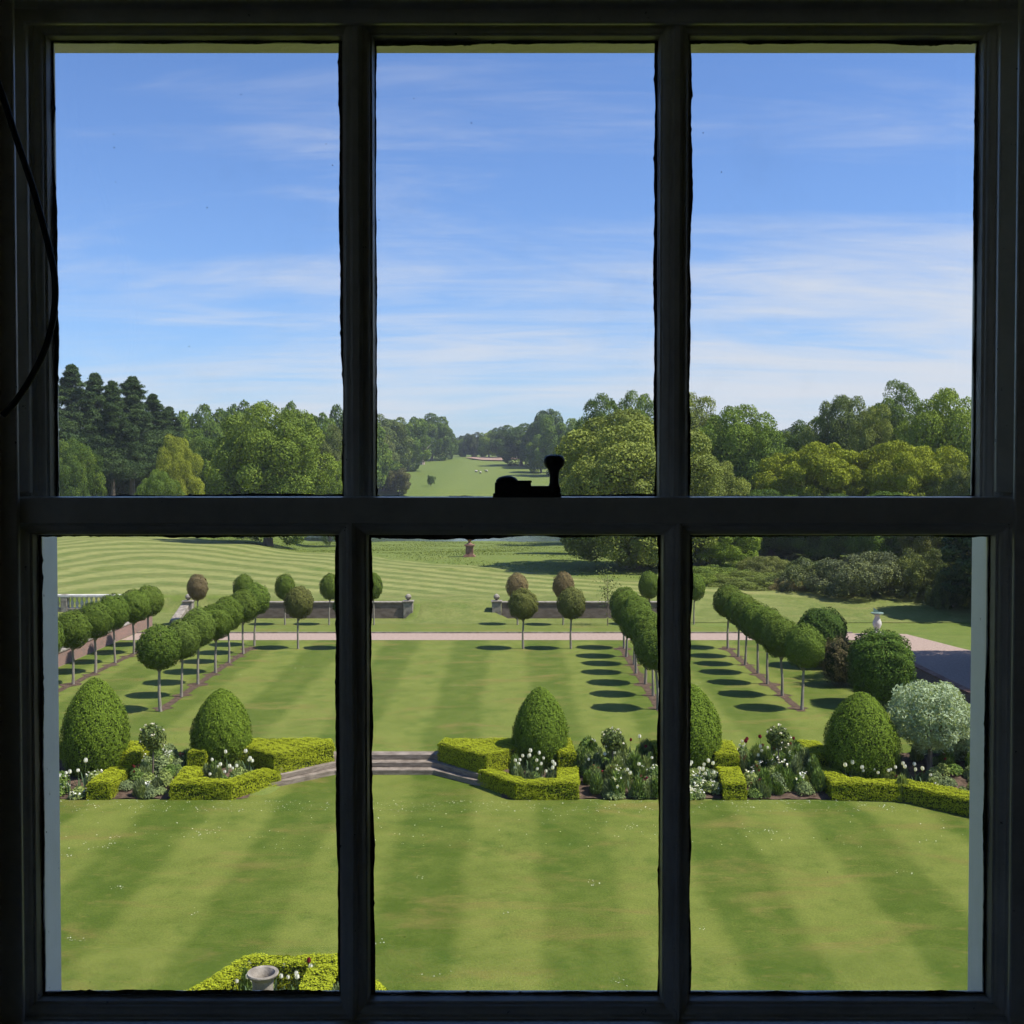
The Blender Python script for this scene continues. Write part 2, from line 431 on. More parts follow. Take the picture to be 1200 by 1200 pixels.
def inpoly(x, y, poly):
    c = np.zeros(x.shape, bool); n = len(poly)
    for i in range(n):
        x1, y1 = poly[i]; x2, y2 = poly[(i+1) % n]
        m = ((y1 > y) != (y2 > y)); xx = (x2-x1)*(y-y1)/(y2-y1+1e-12)+x1
        c ^= m & (x < xx)
    return c
def flat_sheet(name, poly, z, mat):
    me = bpy.data.meshes.new(name); me.from_pydata([(x, y, z) for x, y in poly], [], [tuple(range(len(poly)))]); me.update()
    if me.polygons[0].normal.z < 0: me.flip_normals()
    return tag(mobj(name, me, mat), kind='structure')
def mir(p): return [(2*AX-x, y) for x, y in p]
flat_sheet('lower_lawn', [(-60, 6), (60, 6), (60, 30.2), (12.6, 30.2), (11.2, 31.9), (9, 32.25), (-.1, 32.3), (-.95, 33.75), (-2.35, 35.15), (2*AX+2.35, 35.15), (2*AX+.95, 33.75), (2*AX+.1, 32.3), (-60, 32.3)], -.45, M_LOWER)
flat_sheet('upper_lawn', [(-20.4, 35.75), (-7.3, 35.75), (-7.2, 36.0), (-.6, 36.0), (-.5, 35.75), (17.4, 35.75), (17.4, 59.45), (-20.4, 59.45)], 0.0, M_UPPER)
flat_sheet('grass_verge', [(-20.4, 61.95), (18.5, 61.95), (18.5, 65.6), (-20.4, 65.6)], 0.004, M_STRIP)
flat_sheet('gravel_path', [(-20.4, 59.45), (19, 59.45), (19, 61.9), (-20.4, 61.9)], 0.008, GRAVEL)
flat_sheet('gravel_drive', [(17.75, 28), (24.5, 28), (24.2, 50), (22.3, 57), (21.3, 61.6), (19.0, 61.9), (17.75, 59)], .012, GRAVEL)
flat_sheet('lake', [(-90, 180), (40, 180), (45, 360), (-90, 360)], -3.0, WATER)
mb = MB(); mb.box(-20.4, 18.5, 61.9, 62.0, -.02, .07); tag(mb.build('path_edging', STONE), kind='structure')
# earth strips under the tree rows
k = 0
for xr in (-18.3, -13.05, 5.5, 10.7):
    pts = []
    yy = 42.0
    rnd = random.Random(int(xr*10))
    L, Rr = [], []
    while yy < 57.4:
        L.append((xr-.13-rnd.uniform(0, .06)-(.28 if abs(((yy-42.4) % 2.33)) < .35 else 0), yy)); Rr.append((xr+.13+rnd.uniform(0, .06)+(.28 if abs(((yy-42.4) % 2.33)) < .35 else 0), yy)); yy += .3
    flat_sheet('earth_strip', L+Rr[::-1], .006, SOIL)

# far mown lawn, draped, with its stripes following the slope
bx = [-95, -62, -45, -33, -13, 5, 19, 30, 60]; by = [150, 149, 143, 130, 103.5, 84, 77.5, 76, 78]
def yc(x): return np.interp(x, bx, by)
gx = np.arange(-70, 60.1, .75); ny2 = 90
rows = []
for x in gx:
    y0_ = 65.6
    y1_ = float(yc(x)) + .35*math.sin(x*1.3)+.25*math.sin(x*3.1)
    rows.append([(x, y0_+(y1_-y0_)*j/ny2) for j in range(ny2+1)])
A = np.array(rows); Zl = Hn(A[..., 0], A[..., 1])+.03+np.where(A[..., 1] > 90, .12*np.sin(A[..., 0]*.31+A[..., 1]*.17)*np.sin(A[..., 1]*.23-A[..., 0]*.11)+.06, 0)
V = np.concatenate([A, Zl[..., None]], -1).reshape(-1, 3)
I = np.arange(len(V)).reshape(len(gx), ny2+1)
Q = np.stack([I[:-1, :-1], I[1:, :-1], I[1:, 1:], I[:-1, 1:]], -1).reshape(-1, 4)
me = np_mesh('far_lawn', V, Q, smooth=True)
ycs = np.convolve(np.pad(yc(gx), 8, mode='edge'), np.ones(17)/17, 'valid')
slope = np.gradient(ycs, gx)
Af = (ycs[:, None]-A[..., 1])/np.sqrt(1+slope**2)[:, None]+13
Bf = (A[..., 0]+62)
U = -8*np.log(np.exp(-Af/8)+np.exp(-Bf/8))
uvl = me.uv_layers.new(name='UVMap'); vi = Q.ravel()
uvd = np.stack([U.reshape(-1)[vi], V[vi, 1]], 1).astype(np.float32)
uvl.data.foreach_set('uv', uvd.ravel())
tag(mobj('far_lawn', me, M_FAR), kind='structure')

# rough meadow grass between lawn and lake: tufts nobody could count
rng = np.random.default_rng(5)
n = 90000
tx = rng.uniform(-75, 30, n); ty = rng.uniform(76, 196, n)
m = (ty > yc(tx)+.8) & (rng.random(n) < .95); tx, ty = tx[m], ty[m]
tz = Hn(tx, ty)
P3 = np.stack([tx, ty, tz+.04], 1)
Nn = np.stack([rng.normal(size=len(tx)), rng.normal(size=len(tx)), .25*np.abs(rng.normal(size=len(tx)))], 1)
tuft = leaf_mesh('meadow_grass', rng, P3, Nn, .14, .2, .4)
tag(mobj('meadow_grass', tuft, LEAF, color=(.17, .21, .05)), kind='stuff', label='rough long grass of the meadow before the lake', cat='grass')

# distant woodland skyline
me, _ = crown('distant_tree', 90, 7, 7.5, 8, 26, 2.6, 1500, 1.5)
Vs = []
mv = np.empty(len(me.vertices)*3, np.float32); me.vertices.foreach_get('co', mv); mv = mv.reshape(-1, 3)
for k in range(330):
    x = rng.uniform(-420, 420); y = rng.uniform(690, 900)
    s_ = rng.uniform(.75, 1.05)
    if -80 < x < 20: s_ *= .8
    Vs.append(mv*s_*np.array([1.1, 1.1, 1])+np.array([x, y, H(x, y)-1]))
V = np.concatenate(Vs); Q = np.arange(len(V)).reshape(-1, 4)
tag(mobj('distant_woodland', np_mesh('distant_woodland', V, Q, rng.random(len(Q))), LEAF, color=(.045, .075, .03)), label='far off belt of woodland along the skyline', cat='woodland', kind='stuff')

# ------------------------------------------------------------------ background trees
KIND = {}
def kind(key, tname, h, wd, variants, mat=LEAF):
    KIND[key] = (h, wd, variants, mat)
def mk(key, seeds, rx, rz, cz, nc, cr, nl, lf, th, tr, **kw):
    out = []
    for sd_ in seeds:
        cm, cl = crown('crown', sd_, rx, rz, cz, nc, cr, nl, lf, **kw)
        out.append((cm, trunk_mesh('trunk', sd_, th, tr, cl)))
    return out
kind('broad', '', 15.2, 13.2, mk('broad', (1, 2, 3, 4), 6.0, 7.0, 7.2, 120, 1.3, 84000, .205, 11, .45, low=-.97))
kind('skirt', '', 15.0, 14.5, mk('skirt', (11,), 6.6, 7.2, 6.7, 130, 1.35, 100000, .22, 11, .5, low=-.95))
kind('tall', '', 18, 10.4, mk('tall', (21, 22), 4.6, 8.2, 8.9, 110, 1.2, 68000, .205, 14, .38, low=-.97))
kind('far', '', 15, 13, mk('far', (31, 32, 33), 6.0, 7.0, 7.2, 75, 1.45, 30000, .37, 9, .4, low=-.96))
kind('layer', '', 10, 13.0, mk('layer', (41, 42), 6.0, 4.3, 5.4, 95, 1.25, 72000, .205, 7, .35, low=-.6, flat=.55))
kind('mound', '', 2.9, 8.2, mk('mound', (51, 52), 3.9, 2.4, .35, 90, .6, 34000, .12, 1.5, .12, low=-.05))
kind('bush', '', 3.0, 3.0, mk('bush', (61,), 1.3, 1.4, 1.5, 40, .38, 7000, .14, 1.8, .08, low=-.95))

kind('conifer', '', 14, 8, mk('conifer', (81,), 4.0, 6.6, 6.9, 140, .75, 42000, .22, 12, .3, low=-.97, cone=.75, flat=.7), LEAFDK)
def pine_mesh(seed):
    rng = np.random.default_rng(seed); Ps = []; Ns = []; va = []
    cl = []
    h = 22.0
    hw = rng.uniform(.6, 1.25, 40)
    for k in range(330):
        t = rng.random()**1.1; z = 7.5+14.2*t
        rad = (1-t)**.75*4.3+.12
        a = rng.uniform(0, 2*math.pi); rr = rad*rng.uniform(.15, 1.1)*(.85+.3*math.sin(2*a+z*.9+seed)+.15*math.sin(5*a-z*2.1))
        c = np.array([rr*math.cos(a), rr*math.sin(a), z+.16*rr])
        cl.append(c); n = 190
        d = rng.normal(size=(n, 3)); d = unit(d)*rng.uniform(.3, 1.3, (n, 1))*np.array([.95, .95, .5])
        Ps.append(c+d*(1.05-.62*t)); Ns.append(unit(d*np.array([.5, .5, 2.])+np.array([0, 0, .4]))); va.append(np.full(n, rng.random())*.6+rng.random(n)*.4)
    P = np.vstack(Ps)
    cm = leaf_mesh('crown', rng, P, np.vstack(Ns), .42, .8, .2, np.concatenate(va))
    mb = MB(); mb.tube([(0, 0, -.3), (0.1, 0, 6), (-.1, .1, 14), (0, 0, 21)], [.38, .3, .2, .05], 8)
    for c in cl[::7]: mb.tube([(0, 0, c[2]-.8), tuple(c)], [.1, .04], 5)
    return cm, mb.mesh('trunk', True)
KIND['pine'] = (22.3, 9.2, [pine_mesh(71), pine_mesh(72)], LEAFDK)
cnt = [0]; BB = {}
def tree(name, key, px, top, wpx, d, color, label, group=None, x=None, base=None, cat='tree'):
    h0, w0, vs, mat = KIND[key]; k = cnt[0]; cnt[0] += 1
    cm, tm = vs[k % len(vs)]
    if cm.name not in BB:
        co = np.empty(len(cm.vertices)*3, np.float32); cm.vertices.foreach_get('co', co); co = co.reshape(-1, 3)
        BB[cm.name] = (np.percentile(co[:, 2], 99.7), np.percentile(co[:, 0], 99)-np.percentile(co[:, 0], 1))
    h0, w0 = BB[cm.name]
    d = float(d); X = (px-600)*d/F if x is None else x
    z = H(X, d) if base is None else base
    hh = 9+(548-top)*d/F - z; ww = wpx*d/F
    o = empty(name, (X, d, z), (k*2.4) % 6.28)
    o.scale = (ww/w0, ww/w0, hh/h0)
    cr = mobj('crown', cm, mat, o, color=color); tr = mobj('trunk', tm, BARK, o)
    tag(o, label, cat, group); return o
DKP = (.050, .086, .028); MID = (.105, .172, .026); DKG = (.074, .130, .022); LT = (.155, .228, .028); YG = (.235, .27, .03); GR = (.135, .165, .05); BLU = (.072, .125, .038); CRM = (.185, .225, .048); BRN = (.115, .115, .045)
GL = 'trees at the left beyond the striped lawn'; GC = 'parkland trees on the far side of the lake'; GRT = 'trees at the right beyond the garden'
# conifers
for px, top, wpx, d, lb in ((50, 437, 66, 150, 'dark pine half hidden behind the left side of the window'),
        (85, 429, 64, 165, 'tall dark pine at the far left, its tip the highest of the stand'),
        (112, 439, 58, 178, 'dark pine just right of the highest pine'),
        (132, 448, 50, 160, 'slim dark pine third from the left edge of the glass'),
        (156, 443, 60, 168, 'pointed dark pine standing a little apart above its neighbours'),
        (180, 463, 54, 176, 'shorter dark pine beside the broadleaf trees'),
        (199, 478, 48, 190, 'small dark pine at the right end of the pine stand')):
    tree('pine_tree', 'pine', px, top, wpx, d, DKP, lb, 'dark pines at the far left')
for a in (('tree', 'skirt', 118, 528, 60, 172, DKG, 'low shady tree beneath the pines, left', GL), ('tree', 'skirt', 152, 532, 64, 174, DKG, 'low shady tree beneath the pines, right', GL),
        ('tree', 'broad', 84, 516, 58, 146, DKG, 'mid green broadleaf tree in front of the dark pines', GL),
        ('tree', 'broad', 208, 512, 52, 150, YG, 'yellow green tree between the pines and the great round tree', GL),
        ('tree', 'broad', 184, 552, 46, 140, MID, 'low light green tree below the pines', GL),
        ('tree', 'far', 228, 477, 60, 235, MID, 'green tree on the skyline right of the pines', GL),
        ('tree', 'far', 256, 482, 56, 240, DKG, 'darker green tree on the skyline left of the great round tree', GL),
        ('tree', 'far', 287, 473, 60, 250, MID, 'leafy tree whose top shows over the left shoulder of the great round tree', GL),
        ('tree', 'far', 222, 505, 60, 200, MID, 'mid green tree behind the yellow green one', GL),
        ('tree', 'broad', 243, 515, 78, 160, DKG, 'deep green tree just left of the great round tree', GL),
        ('great_tree', 'broad', 314, 475, 126, 127, (.130, .192, .028), 'great round green tree whose trunk stands at the edge of the striped lawn', GL),
        ('tree', 'far', 343, 474, 46, 240, MID, 'small tree top showing above the right shoulder of the great round tree', GL),
        ('tree', 'far', 372, 487, 56, 225, MID, 'green tree right of the great round tree on the skyline', GL),
        ('tree', 'tall', 386, 500, 44, 190, GR, 'grey green thin leaved tree left of the first glazing bar', GL),
        ('tree', 'far', 404, 478, 52, 240, DKG, 'dark tree at the first glazing bar', GL),
        ('tree', 'broad', 397, 540, 52, 160, LT, 'low bright green tree beneath the grey green one', GL),
        ('tree', 'far', 424, 483, 60, 340, MID, 'tree mostly hidden by the first glazing bar', GL),
        ('tree', 'far', 452, 487, 52, 420, (.11, .15, .04), 'soft green tree at the left of the far field', GC),
        ('tree', 'far', 443, 505, 46, 375, GR, 'greyish tree beside the first glazing bar over the far field', GC),
        ('tree', 'far', 478, 491, 46, 450, MID, 'rounded tree left of the bare dead tree', GC),
        ('tree', 'far', 506, 486, 50, 535, DKG, 'dark green tree right behind the bare dead tree', GC),
        ('tree', 'far', 522, 500, 26, 545, MID, 'narrow tree sloping down to the gap of sky', GC),
        ('tree', 'far', 449, 541, 46, 352, DKG, 'dark low tree on the far lake bank', GC),
        ('tree', 'far', 468, 549, 26, 348, BRN, 'small brownish tree on the far lake bank', GC),
        ('shrub', 'bush', 505, 557, 9, 370, DKG, 'tiny lone shrub in the far field', GC),
        ('tree', 'far', 541, 514, 20, 610, MID, 'tiny tree under the gap of sky', GC),
        ('tree', 'far', 555, 507, 24, 600, (.06, .085, .04), 'small grey green tree beyond the ploughed patch', GC),
        ('tree', 'far', 573, 505, 28, 590, LT, 'light green ball shaped tree above the ploughed patch', GC),
        ('tree', 'far', 590, 501, 30, 560, BLU, 'dark tree to the right of the light ball shaped one', GC),
        ('tree', 'far', 611, 497, 54, 490, (.07, .125, .03), 'big dark green tree standing on the far field', GC),
        ('tree', 'far', 638, 481, 48, 470, BLU, 'bluish tree tallest on the far ridge', GC),
        ('tree', 'far', 655, 489, 46, 420, MID, 'green tree above the brass catch knob', GC),
        ('tree', 'far', 634, 510, 36, 440, MID, 'lower tree just left of the catch knob', GC),
        ('tree', 'far', 672, 505, 40, 350, DKG, 'dark tree on the lake shore right of the knob', GC),
        ('tree', 'far', 667, 543, 30, 348, LT, 'small bright tree close right of the knob', GC),
        ('tree', 'broad', 702, 467, 82, 165, DKG, 'deep green tree with a domed top left of the second glazing bar', GRT),
        ('tree', 'broad', 748, 462, 66, 172, MID, 'domed green tree behind the big spreading one', GRT),
        ('great_tree', 'skirt', 742, 484, 168, 92, CRM, 'big spreading yellow green tree with skirts down to the meadow', GRT),
        ('tree', 'broad', 690, 540, 60, 112, LT, 'yellow tipped low tree at the left foot of the big spreading one', GRT),
        ('tree', 'broad', 815, 464, 90, 142, CRM, 'pale green tree just right of the second glazing bar', GRT),
        ('tree', 'broad', 863, 478, 108, 126, (.128, .20, .028), 'full rounded bright green tree left of the dip in the skyline', GRT),
        ('tree', 'broad', 830, 537, 84, 106, CRM, 'pale low tree in front of the rounded bright green one', GRT),
        ('tree', 'far', 905, 506, 60, 260, BLU, 'dark distant tree in the dip of the skyline', GRT),
        ('tree', 'broad', 915, 528, 74, 120, (.10, .16, .03), 'mid green tree at the foot of the dip', GRT),
        ('tree', 'tall', 948, 490, 62, 150, DKG, 'dark tree rising right of the skyline dip', GRT),
        ('tree', 'broad', 985, 466, 80, 138, (.125, .17, .05), 'dark tree dotted with pale blossom', GRT),
        ('tree', 'tall', 1023, 478, 50, 128, CRM, 'narrow pale tree between two taller ones', GRT),
        ('tree', 'tall', 1044, 449, 70, 152, (.125, .19, .034), 'tallest tree of the right hand group', GRT),
        ('tree', 'broad', 1104, 459, 100, 124, (.175, .245, .03), 'broad light green tree at the far right', GRT),
        ('tree', 'layer', 956, 521, 132, 112, (.21, .248, .02), 'golden green layered tree, the left of the pair', GRT),
        ('tree', 'layer', 1064, 519, 124, 108, (.215, .252, .02), 'golden green layered tree, the right of the pair', GRT),
        ('tree', 'layer', 1130, 545, 70, 104, (.13, .16, .035), 'olive green tree under the broad light green one', GRT),
        ('tree', 'skirt', 843, 592, 84, 94, LT, 'bright green leafy tree seen just under the meeting rail', GRT),
        ('tree', 'skirt', 905, 575, 96, 105, DKG, 'shady dark tree behind the olive shrubs', GRT),
        ('tree', 'skirt', 975, 580, 100, 100, DKG, 'shady tree behind the rhododendron bank', GRT),
        ('tree', 'skirt', 1040, 578, 90, 96, MID, 'leafy tree above the middle of the rhododendrons', GRT),
        ('tree', 'skirt', 1100, 585, 80, 92, (.13, .13, .04), 'brownish green tree above the right rhododendron', GRT)):
    tree(*a)
for a in (('rhododendron', 'mound', 950, 655, 92, 77, (.095, .125, .05), 'dark rounded rhododendron at the left end of the bank'),
        ('rhododendron', 'mound', 1000, 647, 130, 74.5, (.115, .138, .07), 'widest rhododendron mound with a mauve grey tint'),
        ('rhododendron', 'mound', 1060, 652, 70, 76, (.11, .135, .06), 'greyish rhododendron mound right of the widest one'),
        ('rhododendron', 'mound', 1092, 643, 90, 73, (.115, .14, .045), 'brown green rhododendron next to the dark evergreen'),
        ('rhododendron', 'mound', 1118, 660, 60, 70, (.07, .10, .035), 'small dark rhododendron at the lawn corner')):
    tree(*a, 'rhododendron bank behind the right lawn', cat='shrub')
for a in ((838, 664, 90, 82, (.13, .19, .035), 'green leafy shrub at the left of the shrub border'),
        (895, 652, 76, 87, (.14, .16, .05), 'olive rounded shrub behind the border'),
        (875, 671, 100, 79, (.15, .19, .045), 'light green low shrub along the lawn edge'),
        (925, 677, 46, 76, (.20, .17, .08), 'straw coloured shrub at the right end of the border'),
        (815, 672, 56, 79, (.14, .20, .035), 'bright low shrub close beside the lower glazing bar')):
    tree('shrub', 'mound', *a, 'low shrub border along the right lawn', cat='shrub')
# trees to the right of the drive: seen only at the frame edge, they shade the drive
tree('conifer_tree', 'conifer', 1180, 535, 118, 67, (.040, .072, .028), 'dark evergreen tree reaching in at the right edge of the view', GRT, base=.2)
tree('tree', 'broad', 1290, 370, 205, 50.5, DKG, 'tree beside the drive outside the right edge that shades it', GRT)
tree('tree', 'broad', 1375, 290, 250, 44.5, DKG, 'second tree beside the drive, nearer to the house', GRT)

# bare dead tree
o = empty('dead_tree', ((495-600)*500/F, 500, H(-39, 500))); tag(o, 'bare pale dead tree standing in the far field', 'tree')
mb = MB(); mb.tube([(0, 0, -.5), (.2, 0, 4), (-.2, 0, 8), (.3, 0, 11.5)], [1.1, .8, .55, .2], 8); mb.build('trunk', PALEBARK, o, True)
mb = MB()
rnd = random.Random(3)
for k in range(13):
    z = rnd.uniform(4, 10); a = rnd.uniform(0, 6.28); l = rnd.uniform(1.8, 4)
    mb.tube([(0, 0, z), (l*.5*math.cos(a), l*.5*math.sin(a), z+l*.3), (l*math.cos(a), l*math.sin(a), z+l*.8)], [.32, .2, .08], 5)
mb.build('branches', PALEBARK, o, True)
# ploughed patch
A_ = [(px, d) for px, d in ((545, 556), (566, 532), (590, 528), (612, 550), (600, 562), (560, 566))]
me = bpy.data.meshes.new('ploughed_patch'); vv = [((px-600)*d/F, d, H((px-600)*d/F, d)+.5) for px, d in A_]
me.from_pydata(vv, [], [tuple(range(6))]); me.update()
tag(mobj('ploughed_earth', me, plain('ploughed', (.24, .15, .10), (.32, .21, .15), .2)), kind='structure')
# sheep
smb = MB(); smb.lathe([(.01, -.7), (.3, -.6), (.42, -.2), (.42, .3), (.3, .6), (.01, .68)], (0, 0, 0), 10)
sv = [(z, y, x+.75) for x, y, z in smb.v]; smb.v = sv; sheep_body = smb.mesh('body', True)
hm = MB(); hm.tube([(.65, 0, .85), (.95, 0, .95), (1.12, 0, .8)], [.14, .13, .07], 7); sheep_head = hm.mesh('head', True)
lm = MB(); lm.tube([(0, 0, 0), (0, 0, .5)], [.045, .07], 6); sheep_leg = lm.mesh('leg')
for i, (px, d) in enumerate(((558, 440), (563, 433), (570, 442))):
    X = (px-600)*d/F; o = empty('sheep', (X, d, H(X, d)), i*1.3)
    tag(o, ['white sheep grazing, left of the close trio', 'white sheep in the middle of the close trio', 'white sheep, right of the close trio', 'lone white sheep left of the trio', 'white sheep grazing farthest to the left'][i], 'sheep', 'sheep in the far field')
    o.scale = (.9,)*3
    mobj('body', sheep_body, WOOL, o); mobj('head', sheep_head, METAL, o)
    for lx in (-.4, .4):
        for ly in (-.18, .18): mobj('leg', sheep_leg, METAL, o, loc=(lx, ly, 0))

# ------------------------------------------------------------------ clipped standard trees
def lolly(seed, r=.72, n=15000, leaf=.058, rz=.82):
    rng = np.random.default_rng(seed)
    d = unit(rng.normal(size=(n, 3)))
    bump = 1+.035*np.sin(d[:, 0]*5+seed)*np.sin(d[:, 1]*6+seed*2)+.03*np.sin(d[:, 2]*9+d[:, 0]*7)
    bump = bump*(1+.04*np.sin(d[:, 0]*8+seed*3)*np.cos(d[:, 2]*7+d[:, 1]*6)+.05*np.sin(d[:, 0]*13+seed)*np.sin(d[:, 1]*15)*np.sin(d[:, 2]*14)); rad = r*bump*(1.05-.15*rng.random(n)**1.5)
    P = d*rad[:, None]*np.array([1, 1, rz/r]); P[:, 2] *= np.where(P[:, 2] < 0, .88, 1.0)
    P[:, 2] += 2.27
    m2 = int(n*.3); u = unit(rng.normal(size=(m2, 3)))*rng.uniform(.3, .85, (m2, 1))*r; u[:, 2] += 2.27
    P = np.vstack([P, u]); dd = np.vstack([d, unit(u-np.array([0, 0, 2.27]))])
    var = np.clip(rng.normal(.5, .22, len(P)), 0, 1)
    cm = leaf_mesh('crown', rng, P, dd, leaf, .24, .6, var)
    rnd = random.Random(seed); mb = MB()
    mb.tube([(0, 0, -.05), (rnd.uniform(-.03, .03), 0, .7), (rnd.uniform(-.05, .05), rnd.uniform(-.04, .04), 1.45), (0, 0, 2.1)], [.065, .05, .044, .03], 8)
    for k in range(7):
        a = k*.9; mb.tube([(0, 0, 1.4), (.45*math.cos(a), .45*math.sin(a), 2.2+.3*math.sin(k))], [.025, .008], 5)
    return cm, mb.mesh('trunk', True)
LV = [lolly(s_) for s_ in (101, 102, 103, 104)]
LOL = (.090, .138, .020); LOLB = (.17, .13, .062); LOLO = (.125, .135, .036)
def standard(x, y, label, group, color=LOL, sc_=1.0, k=0, sxy=1.0):
    rnd = random.Random(int(x*13+y*7))
    o = empty('standard_tree', (x+rnd.uniform(-.08, .08), y, .0), rnd.uniform(0, 6))
    f = rnd.uniform(.93, 1.07)*(1.12 if (x, y) == (-13.05, 42.0) else 1)
    o.scale = (sc_*sxy*f, sc_*sxy*f, sc_*rnd.uniform(.97, 1.03)); o.rotation_euler[0] = rnd.uniform(-.035, .035); o.rotation_euler[1] = rnd.uniform(-.035, .035)
    cm, tm = LV[k % 4]
    kf = rnd.uniform(.86, 1.14); c = tuple(v_*kf*rnd.uniform(.96, 1.04) for v_ in color)
    mobj('crown', cm, LEAFHG, o, color=c); mobj('trunk', tm, SBARK, o)
    tag(o, label, 'tree', group)
ORD = ['nearest', 'second', 'third', 'fourth', 'fifth', 'sixth', 'farthest']
rowy = [42.3, 44.9, 47.35, 49.8, 52.0, 54.2, 56.7]
rowl = [42.0, 44.7, 47.3, 49.9, 52.5, 55.1, 57.6]
k = 0
for xr, nm, yy in ((-18.3, 'outer row on the left', rowl), (-13.05, 'inner row on the left', rowl), (5.5, 'inner row on the right', rowy), (10.7, 'outer row on the right', rowy)):
    for i, y in enumerate(yy):
        if xr == -18.3 and i == 0: continue
        lab = f'clipped round standard tree, {ORD[i]} to the house' if i == 0 else (f'clipped round standard tree, {ORD[i]} from the house' if i < 6 else 'clipped round standard tree, farthest from the house')
        standard(xr, y, lab+f', {nm}', f'clipped standard trees of the {nm}', k=k, color=LOL if xr != -13.05 or i not in (1, 2) else (.095, .14, .024)); k += 1
for x, c, lb in ((-10.55, LOLO, 'olive brown clipped standard tree before the gravel path, left of the first glazing bar'), (-8.1, LOL, 'clipped standard tree before the gravel path, behind the first glazing bar'),
              (.5, LOLO, 'olive clipped standard tree before the path, left of the centre pair'), (2.95, LOLO, 'olive clipped standard tree before the path, right of the centre pair')):
    standard(x, 56.6, lb, 'clipped standard trees along the near side of the path', c, .97, k); k += 1
for x, c, lb in ((-18.0, LOLB, 'brown leaved standard tree by the stone stair pier'), (-15.4, LOL, 'dark green standard tree beyond the path, second from the left'), (-13.0, LOL, 'green standard tree against the left garden wall, third from left'),
              (-10.45, LOL, 'green standard tree beyond the path close to the first glazing bar'), (-7.85, LOL, 'standard tree beyond the path just before the left wall pier'),
              (.35, LOLB, 'brown leaved standard tree beyond the path, left of two'), (2.9, LOLB, 'brown leaved standard tree beyond the path, right of two'),
              (7.95, LOL, 'green standard tree beyond the path by the second glazing bar'), (10.4, LOL, 'green standard tree beyond the path hidden by the glazing bar')):
    standard(x, 65.2, lb, 'standard trees along the far side of the path', c, .96, k, .84); k += 1
# thin sapling
rng = np.random.default_rng(8); n = 420
P = rng.normal(size=(n, 3))*np.array([.33, .33, .6])+np.array([0, 0, 2.2])
o = empty('sapling', (5.45, 65.0, 0)); tag(o, 'thin pale young tree with sparse leaves before the garden wall', 'tree')
mobj('crown', leaf_mesh('crown', rng, P, rng.normal(size=(n, 3)), .10), LEAF, o, color=(.16, .20, .07))
mb = MB(); mb.tube([(0, 0, -.05), (.02, 0, 1.5), (0, 0, 2.9)], [.035, .025, .01], 6)
for a in range(7): mb.tube([(0, 0, 1.3+a*.18), (.4*math.cos(a*2), .4*math.sin(a*2), 1.7+a*.2)], [.012, .005], 4)
mb.build('trunk', BARK, o)

# ------------------------------------------------------------------ topiary domes
def egg(seed, w, h, n=34000, leaf=.052):
    rng = np.random.default_rng(seed)
    zz_ = np.array([0, .06, .15, .3, .45, .6, .75, .86, .94, .985, 1.0]); rr_ = np.array([.74, .84, .93, 1.0, .98, .88, .70, .50, .31, .14, 0])
    t = rng.random(n*2); r_ = np.interp(t, zz_, rr_); m = rng.random(n*2) < r_+.12; t = t[m][:n]; r_ = r_[m][:n]; n = len(t)
    a = rng.uniform(0, 2*math.pi, n)
    bump = 1+.03*np.sin(a*3+t*7+seed)+.022*np.sin(a*9-t*13)+.018*np.sin(a*17+t*29)+.014*np.sin(a*31-t*41)
    dr = np.gradient(rr_, zz_); sl = np.interp(t, zz_, dr)*(w/2)/h
    rad = r_*w/2*bump*(1.03-.13*rng.random(n)**1.5)+rng.normal(size=n)*.016
    P = np.stack([rad*np.cos(a), rad*np.sin(a), t*h+rng.normal(size=n)*.012], 1)
    Nn = unit(np.stack([np.cos(a), np.sin(a), -sl], 1))
    cm = leaf_mesh('foliage', rng, P, Nn, leaf, .24, .6, np.clip(rng.normal(.5, .22, n), 0, 1))
    mb = MB(); mb.lathe([(max(.01, float(np.interp(q, zz_, rr_))*w/2*.93), q*h*.975) for q in np.linspace(0, 1, 22)], (0, 0, 0), 40)
    return cm, mb.mesh('core', True)
EG = [egg(201, 1.9, 2.3), egg(202, 1.9, 2.3), egg(203, 2.1, 2.6, 30000)]
CON = (.115, .178, .018)
for k, (px, topy, wpx, D, z, v_, lb) in enumerate(((112, 795, 79, 34.6, -.25, 2, 'large clipped topiary dome at the left by the window jamb'),
        (260, 808, 71, 35.3, -.18, 0, 'clipped topiary dome left of the stone steps'),
        (633, 806, 66, 35.2, -.18, 1, 'pointed topiary dome right of the stone steps in the middle of the view'),
        (810, 803, 72, 35.0, -.18, 0, 'topiary dome half hidden behind the second glazing bar'),
        (1009, 812, 88, 34.2, -.3, 2, 'broad rounded topiary dome at the right behind the tulips'))):
    X = (px-600)/F*(D*math.cos(PITCH)+9*math.sin(PITCH)); h = 9+(548-topy)*D/F-z; cm, cc = EG[v_]
    w0, h0 = ((1.9, 2.3), (1.9, 2.3), (2.1, 2.6))[v_]
    o = empty('topiary_dome', (X, D, z), k*1.7); ww = wpx*D/F
    o.scale = (ww/w0*.97, ww/w0*.97, h/h0)
    mobj('foliage', cm, LEAFHG, o, color=CON if k != 2 else (.105, .168, .018)); mobj('core', cc, CORE, o)
    tag(o, lb, 'topiary', 'topiary domes along the terrace')

